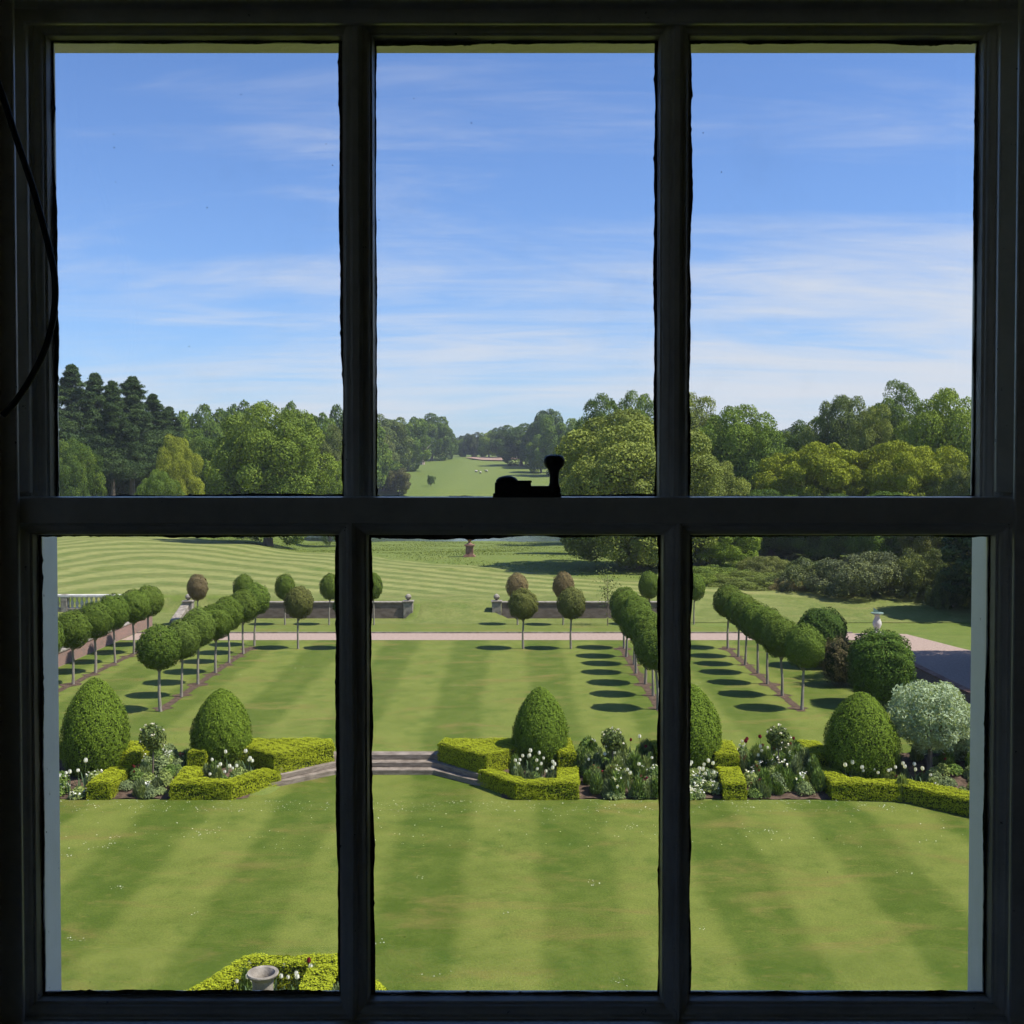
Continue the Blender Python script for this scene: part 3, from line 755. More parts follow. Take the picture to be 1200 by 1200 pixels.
# big clipped shrubs at the right
def ballbush(name, px, top, base, wpx, D, z, color, label, seed, cat='shrub', rough=.1, n=30000, leaf=.075, flat=False):
    rng = np.random.default_rng(seed); X = (px-600)/F*(D+.2)
    h = (base-top)*D/F; r = wpx*D/F/2
    d = unit(rng.normal(size=(n, 3))); sx = np.sign(d)*np.abs(d)**(.85)
    bump = 1+rough*.5*np.sin(d[:, 0]*6+seed)*np.sin(d[:, 1]*7)+rough*.4*np.sin(d[:, 2]*13+d[:, 0]*11)
    P = sx*(bump*rng.uniform(1-rough*1.6, 1.03, n))[:, None]*np.array([r, r, h/2])*.97+np.array([0, 0, h/2])
    P = P[P[:, 2] > 0]; d = d[:len(P)] if len(d) == len(P) else unit(P-np.array([0, 0, h/2]))
    o = empty(name, (X, D, z), seed)
    mobj('foliage', leaf_mesh('foliage', rng, P, d, leaf, .32, .6, np.clip(rng.normal(.5, .22, len(P)), 0, 1)), LEAFHG, o, color=color)
    mb = MB(); mb.lathe([(r*.84*math.sin(q)**.85+.01, h/2-h/2*.86*math.cos(q)) for q in np.linspace(0.02, math.pi-.02, 16)], (0, 0, 0), 28); mb.build('core', CORE, o, True)
    tag(o, label, cat)
ballbush('round_shrub', 963, 713, 783, 58, 51.5, 0, (.052, .10, .018), 'dark green rounded clipped shrub behind the right tree row', 301)
ballbush('brown_shrub', 986, 749, 806, 46, 47.0, 0, (.115, .095, .045), 'brown twiggy shrub between the two dark rounded shrubs', 302, rough=.25, n=12000)
ballbush('round_shrub', 1032, 742, 832, 76, 43.0, 0, (.065, .12, .018), 'large dark green rounded shrub below the sundial', 303)
# silver leaved pears
def silver(px, D, z, wpx, top, label, seed):
    rng = np.random.default_rng(seed); X = (px-600)/F*(D+.2)
    r = wpx*D/F/2; zt = 9+(548-top)*D/F-z; n = 15000
    d = unit(rng.normal(size=(n, 3))); cz_ = zt-r*.85
    rad = r*(1+.10*np.sin(d[:, 0]*7+seed)*np.sin(d[:, 1]*8)+.07*np.sin(d[:, 2]*11))*rng.uniform(.62, 1.05, n)**.7
    P = d*rad[:, None]*np.array([1, 1, .85]); P[:, 2] += cz_
    o = empty('silver_pear_tree', (X, D, z)); o.rotation_euler[2] = seed
    V = leaf_mesh('crown', rng, P, d, .12, .9, .32, np.clip(rng.normal(.5, .25, n), 0, 1))
    mobj('crown', V, PETAL, o, color=(.36, .44, .27))
    mb = MB(); mb.tube([(0, 0, -.05), (.03, 0, .6), (0, .02, cz_)], [.09, .07, .04], 8)
    for a in range(9): mb.tube([(0, 0, cz_-r*.6), (r*.6*math.cos(a*.8), r*.6*math.sin(a*.8), cz_+.2*math.sin(a*3))], [.03, .01], 5)
    mb.build('trunk', BARK, o, True); tag(o, label, 'tree', 'silver leaved pear trees')
silver(1089, 34.3, -.25, 92, 800, 'silver grey weeping pear tree, full round crown at the right', 401)
silver(1132, 35.3, -.2, 70, 828, 'second silver pear tree cut by the right window jamb', 402)

# ------------------------------------------------------------------ box hedges
def hedge(poly, z0, z1, label, seed, color=(.29, .33, .018), dens=2400, leaf=.04):
    rng = np.random.default_rng(seed)
    A_ = np.array(poly); cx, cy = A_.mean(0)
    area2 = sum(poly[i][0]*poly[(i+1) % len(poly)][1]-poly[(i+1) % len(poly)][0]*poly[i][1] for i in range(len(poly)))
    if area2 < 0: poly = poly[::-1]
    L = lambda x, y: .022*np.sin(x*3.1+y*2.2+seed)+.015*np.sin(x*7.7-y*6.1)+.01*np.sin(x*17+y*19)
    x0, y0 = A_.min(0); x1, y1 = A_.max(0)
    n = int((x1-x0)*(y1-y0)*dens*1.3)
    px_ = rng.uniform(x0, x1, n); py_ = rng.uniform(y0, y1, n); m = inpoly(px_, py_, poly)
    px_, py_ = px_[m], py_[m]
    # round the shoulder: lower near the outline
    dmin = np.full(len(px_), 9.)
    Ps, Ns = [], []
    for i in range(len(poly)):
        a = np.array(poly[i]); b = np.array(poly[(i+1) % len(poly)]); e = b-a; Ln = np.hypot(*e); e = e/Ln; nn = np.array([e[1], -e[0]])
        q = np.stack([px_, py_], 1)-a; t = np.clip(q@e, 0, Ln); dist = np.linalg.norm(q-t[:, None]*e, axis=1); dmin = np.minimum(dmin, dist)
        k = int(Ln*(z1-z0)*dens); s_ = rng.uniform(0, Ln, k); zs = rng.uniform(z0, z1-.01, k)
        off = L(a[0]+e[0]*s_+nn[0]*zs*3, a[1]+e[1]*s_+zs*4)-np.abs(rng.normal(size=k))*.035+.012-.04*np.clip((zs-z1+.1)/.1, 0, 1)**2
        Ps.append(np.stack([a[0]+e[0]*s_+nn[0]*off, a[1]+e[1]*s_+nn[1]*off, zs], 1)); Ns.append(np.tile([nn[0], nn[1], -.05], (k, 1)))
    zt = z1+L(px_, py_)+rng.normal(size=len(px_))*.012-.05*np.clip(1-dmin/.09, 0, 1)**2
    Ps.append(np.stack([px_, py_, zt], 1)); Ns.append(np.tile([0, 0, 1.], (len(px_), 1)))
    P = np.vstack(Ps); Nn = np.vstack(Ns)
    base = Vector((cx, cy, z0)); P = P-np.array(base)
    o = empty('box_hedge', base)
    mobj('foliage', leaf_mesh('foliage', rng, P, Nn, leaf, .24, .65, np.clip(rng.normal(.5, .2, len(P)), 0, 1)), LEAFHG, o, color=color)
    # core: inset prism
    pin = []
    for i in range(len(poly)):
        p0, p1, p2 = [np.array(poly[(i+k) % len(poly)]) for k in (-1, 0, 1)]
        e1 = (p1-p0)/np.linalg.norm(p1-p0); e2 = (p2-p1)/np.linalg.norm(p2-p1)
        n1_ = np.array([-e1[1], e1[0]]); n2_ = np.array([-e2[1], e2[0]]); bb = n1_+n2_; bb = bb/max(.5, bb@bb)*2*.045
        pin.append((float(p1[0]+bb[0]-cx), float(p1[1]+bb[1]-cy)))
    mb = MB(); mb.prism(pin, 0, z1-z0-.045); mb.build('core', CORE, o)
    tag(o, label, 'hedge', 'clipped golden box hedges')
back_r = [(-2.32, 35.45), (-2.15, 36.1), (1.85, 36.1), (1.95, 34.35), (1.4, 34.3), (1.3, 34.95), (.1, 34.75), (-.75, 33.95), (-1.05, 34.1)]
front_r = [(-1.0, 33.75), (.12, 32.3), (1.9, 32.3), (2.0, 34.1), (1.35, 34.15), (1.3, 32.85), (.38, 32.85), (-.45, 33.95)]
hedge(back_r, -.2, .42, 'angular golden box hedge right of the steps, wrapping the pointed dome', 501)
hedge(mir(back_r), -.2, .42, 'angular golden box hedge left of the steps, behind the left dome', 502)
hedge(front_r, -.45, .03, 'low golden box hedge with corner, in front of the pointed dome', 503)
hedge(mir(front_r), -.45, .03, 'low golden box hedge with corner, in front of the dome left of the steps', 504)
s1 = [(6.0, 32.3), (6.68, 32.3), (6.85, 34.15), (6.15, 34.15)]
s2 = [(6.1, 34.2), (6.85, 34.2), (6.95, 35.9), (4.35, 35.9), (4.4, 34.6), (4.9, 34.6), (4.95, 35.3), (6.05, 35.3)]
hedge(s1, -.45, .03, 'short golden box hedge running away, right of the second glazing bar', 505)
hedge(s2, -.2, .40, 'golden box hedge behind the dome at the second glazing bar', 506)
hedge([(-12.1, 32.3), (-11.4, 32.3), (-11.45, 34.2), (-12.1, 34.2)], -.45, .03, 'short golden box hedge running away beside the large left dome', 507)
hedge([(-11.85, 34.25), (-11.2, 34.25), (-11.35, 35.9), (-14.1, 35.9), (-14.1, 35.3), (-12.0, 35.3)], -.2, .40, 'golden box hedge behind the large left dome', 508)
hedge([(9.05, 34.1), (9.1, 32.3), (11.05, 32.15), (12.5, 30.55), (15.5, 28.6), (15.9, 29.2), (13.0, 31.2), (11.3, 32.8), (9.75, 32.9), (9.7, 34.1)], -.45, .03, 'long golden box hedge bending toward the house at the right', 509)
hedge([(9.0, 34.3), (10.2, 34.3), (10.2, 34.9), (9.7, 35.0), (9.6, 35.9), (8.95, 35.9)], -.15, .40, 'small golden box hedge left of the broad right dome', 510)
hedge([(-17.4, 32.3), (-14.35, 32.3), (-14.35, 32.9), (-17.4, 32.9)], -.45, .03, 'golden box hedge at the left edge behind the jamb', 511)
# bay of hedges under the window
def Gx(px, py, z): p = G(px, py, z); return (p.x, p.y)
pA = Gx(200, 1170, .05); pB = Gx(290, 1118, .05); pC = Gx(404, 1117, .05); pD = Gx(462, 1166, .05)
outer = [(pA[0]-.6, pA[1]-.8), pA, pB, pC, pD, (pD[0]+.6, pD[1]-.8)]
def off(p, dx, dy): return (p[0]+dx, p[1]+dy)
inner = [off(outer[5], -.62, 0), off(pD, -.5, -.18), off(pC, -.16, -.42), off(pB, .16, -.42), off(pA, .5, -.18), off(outer[0], .62, 0)]
hedge(outer+inner, -.45, .05, 'angular golden box hedge directly below the window, around the urn', 512)
q = Gx(372, 1150, .05)
hedge([(q[0]-.3, 18.6), (q[0]+.28, 18.6), (q[0]+.28, pB[1]-.45), (q[0]-.3, pB[1]-.45)], -.45, .05, 'short golden box hedge right of the urn below the window', 513)

# ------------------------------------------------------------------ flower beds
flat_z = -.43
def bed(name, poly):
    xs_ = np.linspace(min(p[0] for p in poly), max(p[0] for p in poly), 40); ys_ = np.linspace(min(p[1] for p in poly), max(p[1] for p in poly), 30)
    Xb, Yb = np.meshgrid(xs_, ys_); Zb = Hn(Xb, Yb)+.03+.02*np.sin(Xb*9)*np.sin(Yb*8)
    V = np.stack([Xb, Yb, Zb], -1).reshape(-1, 3); I = np.arange(len(V)).reshape(30, 40)
    Q = np.stack([I[:-1, :-1], I[:-1, 1:], I[1:, 1:], I[1:, :-1]], -1).reshape(-1, 4)
    tag(mobj(name, np_mesh(name, V, Q, smooth=True), SOIL), kind='structure')
bed('flower_bed', [(-.3, 32.45), (6.1, 35.8)]); bed('flower_bed', [(6.6, 32.4), (12.8, 35.8)]); bed('flower_bed', [(12.8, 30.9), (17.5, 35.8)])
bed('flower_bed', [(2*AX-6.1, 32.45), (2*AX+.3, 35.8)]); bed('flower_bed', [(-20, 32.4), (2*AX-6.0, 35.8)])
flat_sheet('bay_bed', [outer[0], pA, pB, pC, pD, outer[5]], -.444, SOIL)
def perennial(seed, r, h, n, leaf, asp, upright):
    rng = np.random.default_rng(seed)
    a = rng.uniform(0, 6.28, n); q = np.sqrt(rng.random(n))*r; t = rng.random(n)**.7
    P = np.stack([q*np.cos(a)*(1-.25*t), q*np.sin(a)*(1-.25*t), t*h*(1-.5*(q/r)**2)+.03], 1)
    Nn = np.stack([np.cos(a), np.sin(a), np.full(n, .9 if not upright else .1)], 1)
    if upright:
        T = unit(np.stack([.35*np.cos(a)+.2*rng.normal(size=n), .35*np.sin(a)+.2*rng.normal(size=n), np.ones(n)], 1))
        B = unit(np.cross(T, rng.normal(size=(n, 3)))); s_ = (leaf*rng.uniform(.6, 1.3, n))[:, None]
        V = np.stack([P-T*s_*.5, P+B*s_*asp*.5, P+T*s_*.5, P-B*s_*asp*.5], 1).reshape(-1, 3)
        V[:, 2] = np.maximum(V[:, 2], 0)
        return np_mesh('foliage', V, np.arange(len(V)).reshape(-1, 4), rng.random(n))
    return leaf_mesh('foliage', rng, P, Nn, leaf, .7, asp)
PV = [perennial(601, .34, .5, 900, .09, .5, False), perennial(602, .3, .6, 700, .30, .12, True), perennial(603, .4, .35, 1000, .07, .6, False), perennial(604, .25, .7, 600, .22, .16, True)]
# petals for blossom
def blossoms(seed, r, h, n, size):
    rng = np.random.default_rng(seed); Ps = []
    a = rng.uniform(0, 6.28, n); q = np.sqrt(rng.random(n))*r
    C = np.stack([q*np.cos(a), q*np.sin(a), h*(1-.4*(q/r)**2)*rng.uniform(.75, 1.1, n)+.05], 1)
    P = np.repeat(C, 4, 0)+rng.normal(size=(n*4, 3))*size*.25
    return leaf_mesh('blossom', rng, P, rng.normal(size=(n*4, 3))*.5+np.array([0, -.3, 1]), size, .4, .8)
BL = [blossoms(611, .3, .42, 16, .07), blossoms(612, .34, .6, 7, .08)]
fc = [(.15, .23, .06), (.20, .26, .11), (.12, .20, .045), (.23, .29, .09), (.16, .21, .10)]
whit = (.80, .80, .74); red = (.20, .012, .03); mauve = (.25, .12, .22)
beds = [('bed right of the pointed dome', 2.1, 4.3, 32.5, 35.6, 74, (1, 3, 0, 3, 2)),
        ('bed left of the broad right dome', 6.95, 9.0, 32.45, 35.6, 70, (3, 1, 0, 3, 2)),
        ('bed left of the corner hedge', -11.3, -9.9, 32.5, 35.5, 34, (0, 2, 0, 1, 2)),
        ('bed under the half hidden dome', 4.4, 5.95, 32.4, 34.0, 20, (0, 2)),
        ('bed under the large left dome', -14.6, -12.3, 32.4, 33.7, 22, (0, 2)),
        ('shaded bed below the silver pear trees', 11.0, 15.4, 32.2, 35.4, 44, (0, 1, 2, 3)),
        ('narrow bed between the hedges below the pointed dome', -.1, 1.3, 32.9, 34.1, 9, (3, 2)),
        ('narrow bed between the hedges below the dome left of the steps', -9.1, -7.8, 32.9, 34.1, 9, (3, 2))]
adj = ['low', 'feathery', 'tall', 'leafy', 'spiky', 'grey green', 'dense', 'loose']
for bi, (nm, x0, x1, y0, y1, n, kinds) in enumerate(beds):
    rnd = random.Random(40+bi)
    for k in range(n):
        x = rnd.uniform(x0, x1); y = rnd.uniform(y0, y1); vk = kinds[k % len(kinds)]
        s_ = rnd.uniform(.55, .98)
        o = empty('bed_plant', (x, y, H(x, y)+.02), rnd.uniform(0, 6)); o.scale = (s_, s_, s_*rnd.uniform(.8, 1.2))
        mobj('foliage', PV[vk], LEAF, o, color=rnd.choice(fc))
        if bi in (3, 4) or rnd.random() < .15:
            cc = whit if (bi in (3, 4) or rnd.random() < .72) else red
            mobj('blossom', BL[0 if bi in (3, 4) else 1], PETAL, o, color=cc)
        tag(o, f'leafy perennial in the {nm}', 'plant', f'perennials in the {nm}')
# standard roses
def rose(x, y, lb, seed, zc=1.15, r=.36):
    rng = np.random.default_rng(seed); z = H(x, y); n = 1500
    P = unit(rng.normal(size=(n, 3)))*rng.uniform(.3, 1, (n, 1))**.6*r+np.array([0, 0, zc])
    o = empty('standard_rose', (x, y, z)); mobj('crown', leaf_mesh('crown', rng, P, unit(P-np.array([0, 0, zc])), .075), LEAF, o, color=(.10, .14, .045))
    n2 = 14; Pb = np.repeat(unit(rng.normal(size=(n2, 3))+np.array([0, -.4, .6]))*r*1.0+np.array([0, 0, zc]), 5, 0)+rng.normal(size=(n2*5, 3))*.015
    mobj('blossom', leaf_mesh('blossom', rng, Pb, rng.normal(size=(n2*5, 3)), .06), PETAL, o, color=(.7, .66, .55))
    mb = MB(); mb.tube([(0, 0, 0), (.02, 0, .6), (0, 0, zc)], [.03, .022, .015], 6); mb.build('stem', BARK, o)
    tag(o, lb, 'rose', 'standard roses in the beds')
rose(3.0, 34.0, 'small standard rose on a stem right of the pointed dome', 1)
rose(8.0, 34.2, 'small standard rose on a stem left of the broad right dome', 2)
rose(-10.75, 34.0, 'standard rose on a stem between the two left domes', 3, 1.2, .42)
# tulips
def tulip_parts():
    fm = MB()
    for k in range(6):
        a = k*math.pi/3; c, s_ = math.cos(a), math.sin(a); i = len(fm.v); rr = [(.012, 0, .02), (.058, .035, .045), (.062, .085, .042), (.045, .13, .004)]
        for r, z, hw in rr:
            for sgn in (-1, 1): fm.v.append((r*c-sgn*hw*s_, r*s_+sgn*hw*c, z))
        for j in range(3): fm.f.append((i+2*j, i+2*j+1, i+2*j+3, i+2*j+2))
    f = fm.mesh('flower', True)
    st = MB(); st.tube([(0, 0, 0), (.01, .005, .3), (0, 0, .6)], [.008, .007, .006], 6); stem = st.mesh('stem')
    lf = MB()
    for k in range(3):
        a = k*2.1; c, s_ = math.cos(a), math.sin(a); i = len(lf.v)
        for r, z, hw in ((.01, 0, .015), (.06, .16, .035), (.13, .33, .02), (.17, .38, .003)):
            for sgn in (-1, 1): lf.v.append((r*c-sgn*hw*s_, r*s_+sgn*hw*c, z))
        for j in range(3): lf.f.append((i+2*j, i+2*j+1, i+2*j+3, i+2*j+2))
    return f, stem, lf.mesh('leaves', True)
TF, TS, TL = tulip_parts()
for me in (TF, TL):
    a = me.attributes.new('var', 'FLOAT', 'FACE'); a.data.foreach_set('value', [.45]*len(me.polygons))
a = TS.attributes.new('var', 'FLOAT', 'FACE'); a.data.foreach_set('value', [.5]*len(TS.polygons))
tul = [('white tulips in the narrow bed before the pointed dome', 0.0, 1.3, 33.0, 34.2, 17, whit),
       ('white tulips in the narrow bed before the dome left of the steps', -8.9, -7.6, 33.0, 34.4, 13, whit),
       ('white tulips at the foot of the broad right dome', 9.75, 12.2, 33.0, 33.4, 17, whit),
       ('white tulips beside the large left dome', -14.4, -12.4, 32.5, 33.4, 14, whit),
       ('white tulips below the half hidden dome', 4.8, 6.0, 32.6, 33.9, 13, whit),
       ('white tulips scattered through the centre right bed', 2.2, 4.2, 32.7, 35.5, 9, whit),
       ('white tulips scattered through the bed left of the broad right dome', 7.1, 9.0, 33.0, 35.6, 12, whit),
       ('dark red tulips at the back of the centre right bed', 2.2, 4.2, 34.9, 35.7, 6, red),
       ('dark red tulips at the back of the bed left of the broad right dome', 7.0, 9.0, 34.9, 35.7, 8, red),
       ('white tulips inside the hedge bay below the window', -4.9, -3.6, 19.6, 20.5, 14, whit),
       ('dark red tulips inside the hedge bay below the window', -3.75, -3.5, 20.2, 20.5, 1, red)]
for ti, (lb, x0, x1, y0, y1, n, c) in enumerate(tul):
    rnd = random.Random(70+ti)
    for k in range(n):
        x = x0+(x1-x0)*(k+rnd.uniform(.1, .9))/n; y = rnd.uniform(y0, y1); s_ = rnd.uniform(.68, .95)*(1.0 if ti < 9 else .8); sz_ = rnd.uniform(1.0, 1.3)
        z = H(x, y)+.02 if ti < 9 else -.44
        o = empty('tulip', (x, y, z), rnd.uniform(0, 6)); o.scale = (s_, s_, s_*sz_); o.rotation_euler[0] = rnd.uniform(-.12, .12); o.rotation_euler[1] = rnd.uniform(-.12, .12)
        fl_ = mobj('flower', TF, PETAL, o, color=c, loc=(0, 0, .59)); fl_.scale = (.78, .78, .95); mobj('stem', TS, LEAF, o, color=(.10, .15, .05)); mobj('leaves', TL, LEAF, o, color=(.10, .16, .08))
        tag(o, lb.replace('tulips', 'tulip', 1), 'tulip', lb)
# undergrowth in the bay bed
rnd = random.Random(5)
for k in range(12):
    x = rnd.uniform(-5.2, -2.7); y = rnd.uniform(19.4, 20.4)
    o = empty('bed_plant', (x, y, -.44), rnd.uniform(0, 6)); o.scale = (.7, .7, .7); mobj('foliage', PV[k % 4], LEAF, o, color=fc[k % 5])
    tag(o, 'leafy plant growing among the tulips in the hedge bay below the window', 'plant', 'plants in the hedge bay below the window')
# daisies and fallen petals over the turf
rng = np.random.default_rng(77)
Px = []
def scatter(n, x0, x1, y0, y1, z):
    Px.append(np.stack([rng.uniform(x0, x1, n), rng.uniform(y0, y1, n)+0, np.full(n, z+.012)], 1))
scatter(750, -16, 14, 31.1, 32.25, -.45); scatter(260, -16, 14, 28, 31, -.45)
for k in range(26):
    cx = rng.uniform(-12, 11); cy = rng.uniform(20, 31); n = rng.integers(4, 14)
    Px.append(np.stack([rng.normal(cx, .12, n), rng.normal(cy, .12, n), np.full(n, -.438)], 1))
for k in range(14):
    cx = rng.uniform(-17, 9); cy = rng.uniform(38, 57); n = rng.integers(5, 16)
    Px.append(np.stack([rng.normal(cx, .3, n), rng.normal(cy, .25, n), np.full(n, .012)], 1))
Pd = np.vstack(Px); keep = ~((Pd[:, 2] < -.2) & (Pd[:, 1] > 30.0) & (Pd[:, 0] > 12)); Pd = Pd[keep]
o = mobj('lawn_daisies', leaf_mesh('lawn_daisies', rng, Pd, np.tile([0, 0, 1.], (len(Pd), 1)), .03, .25, .9), PETAL, color=(.62, .64, .5))
tag(o, 'scattered white daisies and fallen petals over the turf', 'daisies', kind='stuff')

# ------------------------------------------------------------------ terrace steps
o = empty('stone_steps', (AX, 35.2, -.45)); tag(o, 'three wide angled stone steps between the two golden hedges', 'steps')
def steppoly(e):   # e: how far the riser stands in front of the top edge
    h = 1.52; yb = 35.62-e; s_ = e*.414
    back = 36.05
    E = 1.5; q = h+E+s_
    return [(AX-q, yb-1.58), (AX-h, yb), (AX+h, yb), (AX+q, yb-1.58), (AX+q+.3, yb-1.28), (AX+h+.5, back), (AX-h-.5, back), (AX-q-.3, yb-1.28)]
for k, (e, z0, z1) in enumerate(((.66, -.47, -.30), (.33, -.30, -.15), (0, -.15, .012))):
    mb = MB(); mb.prism([(x-AX, y-35.2) for x, y in steppoly(e)], z0+.45, z1+.45); mb.build('step', STEPSTONE, o, bevel=.015)

# ------------------------------------------------------------------ garden walls, piers, balustrade
def wall(x0, x1, label):
    o = empty('garden_wall', (x0, 68, 0)); L_ = x1-x0
    MB().box(0, L_, 0, .4, -.3, .92).build('brickwork', plain_wall, o); MB().box(-.02, L_+.02, -.05, .45, .92, 1.0).build('coping', STONE, o, bevel=.015)
    tag(o, label, 'wall', 'low walls beyond the gravel path')
plain_wall = plain('dark_wall', (.13, .10, .08), (.22, .175, .145), 2, .95, .6, .1, stretch=(1, 1, 3))
wall(-17.3, -6.5, 'low dark stone wall left of the grass gap'); wall(-.62, 10.2, 'low dark stone wall right of the grass gap')
def pier(x, y, label):
    o = empty('wall_pier', (x, y, 0)); MB().box(-.28, .28, -.08, .48, -.2, .98).build('shaft', STONE, o, bevel=.02)
    MB().box(-.33, .33, -.13, .53, .98, 1.06).build('cap', STONE, o, bevel=.02)
    mb = MB(); mb.lathe([(.12, 0), (.07, .05), (.15, .11), (.19, .21), (.15, .32), (.06, .38), (.01, .4)], (0, .2, 1.06), 18); mb.build('ball_finial', STONE, o, True)
    tag(o, label, 'pier', 'piers with ball finials')
pier(-6.2, 68, 'stone pier with ball finial at the end of the left wall'); pier(-.92, 68, 'stone pier with ball finial at the start of the right wall')
pier(-19.35, 68, 'stone pier with ball finial by the brown leaved tree')
# sloping stair copings at the left corner
for x, y, z, lb in ((-19.5, 67.0, .25, 'sloping pale stone stair coping below the left pier'), (-21.0, 63.2, .1, 'second sloping stone coping among the left trees')):
    mb = MB(); i = 0
    mb.v = [(-.25, -1.2, .0), (.25, -1.2, 0), (.25, 1.2, 0), (-.25, 1.2, 0), (-.25, -1.2, .25), (.25, -1.2, .25), (.25, 1.2, .95), (-.25, 1.2, .95)]
    mb.f = [(3, 2, 1, 0), (4, 5, 6, 7), (0, 1, 5, 4), (1, 2, 6, 5), (2, 3, 7, 6), (3, 0, 4, 7)]
    o = mb.build('stair_coping', STONE, loc=(x, y, z-.3), bevel=.03); tag(o, lb, 'stonework')
# left brick wall
o = empty('brick_wall', (-20.6, 53, 0)); MB().box(-.2, .1, -13, 12, -.3, .62).build('brickwork', BRICK, o); MB().box(-.24, .14, -13.02, 12.02, .62, .7).build('coping', STONE, o, bevel=.01)
tag(o, 'low pinkish brick wall beside the left outer tree row', 'wall')
# brick edge at the drive
o = empty('brick_wall', (17.55, 46.5, 0)); MB().box(-.14, .14, -9, 4.6, -.3, .38).build('brickwork', BRICK, o); MB().box(-.17, .17, -9.02, 4.62, .38, .44).build('coping', REDSTONE, o, bevel=.01)
tag(o, 'low red brick wall edging the shaded drive', 'wall')
# balustrade
o = empty('balustrade', (-32.5, 71, 0)); MB().box(0, 9.2, 0, .4, -.2, .25).build('plinth', STONE, o, bevel=.02); MB().box(-.04, 9.24, -.05, .45, .93, 1.08).build('handrail', PALESTONE, o, bevel=.02)
bm_ = MB(); bm_.lathe([(.09, 0), (.09, .05), (.05, .08), (.10, .2), (.11, .28), (.05, .48), (.07, .56), (.09, .62), (.09, .68)], (0, 0, 0), 10); bal = bm_.mesh('baluster', True)
for k in range(30): mobj('baluster', bal, PALESTONE, o, loc=(.25+k*.3, .2, .25))
for x in (0.0, 4.6, 9.0): MB().box(x-.2, x+.2, -.04, .44, -.2, 1.1).build('post', STONE, o, bevel=.02)
tag(o, 'pale stone balustrade at the far left beyond the tree rows', 'balustrade')

# ------------------------------------------------------------------ urn on pedestal beyond the lawn
X, Y = -3.85, 103.5
o = empty('garden_urn', (X, Y, H(X, Y))); tag(o, 'dark red stone urn on a tall pedestal in the meadow', 'urn')
mb = MB(); mb.box(-.55, .55, -.55, .55, -.2, .14); mb.box(-.45, .45, -.45, .45, .14, .24); mb.box(-.34, .34, -.34, .34, .24, 1.02); mb.box(-.46, .46, -.46, .46, 1.02, 1.16); mb.build('pedestal', REDSTONE, o, bevel=.02)
mb = MB(); mb.lathe([(.27, 0), (.27, .08), (.12, .16), (.10, .26), (.2, .36), (.38, .58), (.44, .82), (.38, 1.05), (.30, 1.12), (.44, 1.24), (.46, 1.3), (.3, 1.3)], (0, 0, 1.16), 20); mb.build('urn', REDSTONE, o, True)
# sundial
X, Y = 19.6, 61.2
o = empty('sundial', (X, Y, 0)); tag(o, 'pale stone baluster sundial where the path meets the drive', 'sundial')
MB().box(-.3, .3, -.3, .3, 0, .14).build('plinth', PALESTONE, o, bevel=.02)
mb = MB(); mb.lathe([(.22, 0), (.22, .05), (.12, .12), (.15, .25), (.24, .45), (.22, .6), (.12, .85), (.13, .93), (.2, .97), (.2, 1.02)], (0, 0, .14), 20); mb.build('column', PALESTONE, o, True)
mb = MB(); mb.lathe([(.3, 0), (.33, .02), (.33, .06), (.3, .07)], (0, 0, 1.16), 24); dl = mb.build('dial', COPPER, o, True)
mb = MB(); mb.v = [(-.2, -.01, 1.23), (.15, -.01, 1.23), (-.2, -.01, 1.5), (-.2, .01, 1.23), (.15, .01, 1.23), (-.2, .01, 1.5)]; mb.f = [(0, 1, 2), (5, 4, 3), (0, 3, 4, 1), (1, 4, 5, 2), (2, 5, 3, 0)]; mb.build('gnomon', COPPER, dl)
# stone urn below the window
p = G(308, 1141, .45)
o = empty('stone_urn', (p.x, p.y, -.45)); tag(o, 'weathered grey stone urn planter inside the hedge below the window', 'urn')
mb = MB(); mb.box(-.2, .2, -.2, .2, 0, .2); mb.build('plinth', STONE, o, bevel=.02)
mb = MB(); mb.lathe([(.17, .2), (.17, .24), (.08, .30), (.075, .36), (.14, .42), (.20, .52), (.20, .72), (.22, .82), (.30, .88), (.31, .91), (.30, .93), (.24, .92), (.20, .86), (.17, .74), (.05, .72)], (0, 0, 0), 32); mb.build('bowl', STONE, o, True); o.scale = (.86, .86, 1.0)

# ------------------------------------------------------------------ window
GU, GLW = 1.330, 1.280     # glass planes (upper outer sash, lower inner sash)
def xz(px, py, D): p = W(px, py, D); return p.x, p.z
PROF = [(0, .030), (.0012, .0205), (.0034, .0200), (.0040, .0150), (.0060, .0115), (.0092, .0098), (.0112, .0096), (.0124, .0046), (.0138, .0042), (.0150, .0)]
TM = .0150
def moulding(mb, a, b, outn, face):
    """mitred ovolo along opening edge a->b (x,z); outn points away from the glass; face = y of the room side face"""
    a = Vector((a[0], 0, a[1])); b = Vector((b[0], 0, b[1])); e = (b-a).normalized(); n_ = Vector((outn[0], 0, outn[1])); i = len(mb.v)
    seg = 26
    for k in range(seg+1):
        t = k/seg
        for (u_, dep) in PROF:
            p = (a-e*u_)*(1-t)+(b+e*u_)*t+n_*u_
            mb.v.append((p.x, face+dep, p.z))
    m_ = len(PROF)
    for k in range(seg):
        for j in range(m_-1):
            q = i+k*m_+j; mb.f.append((q, q+1, q+m_+1, q+m_))
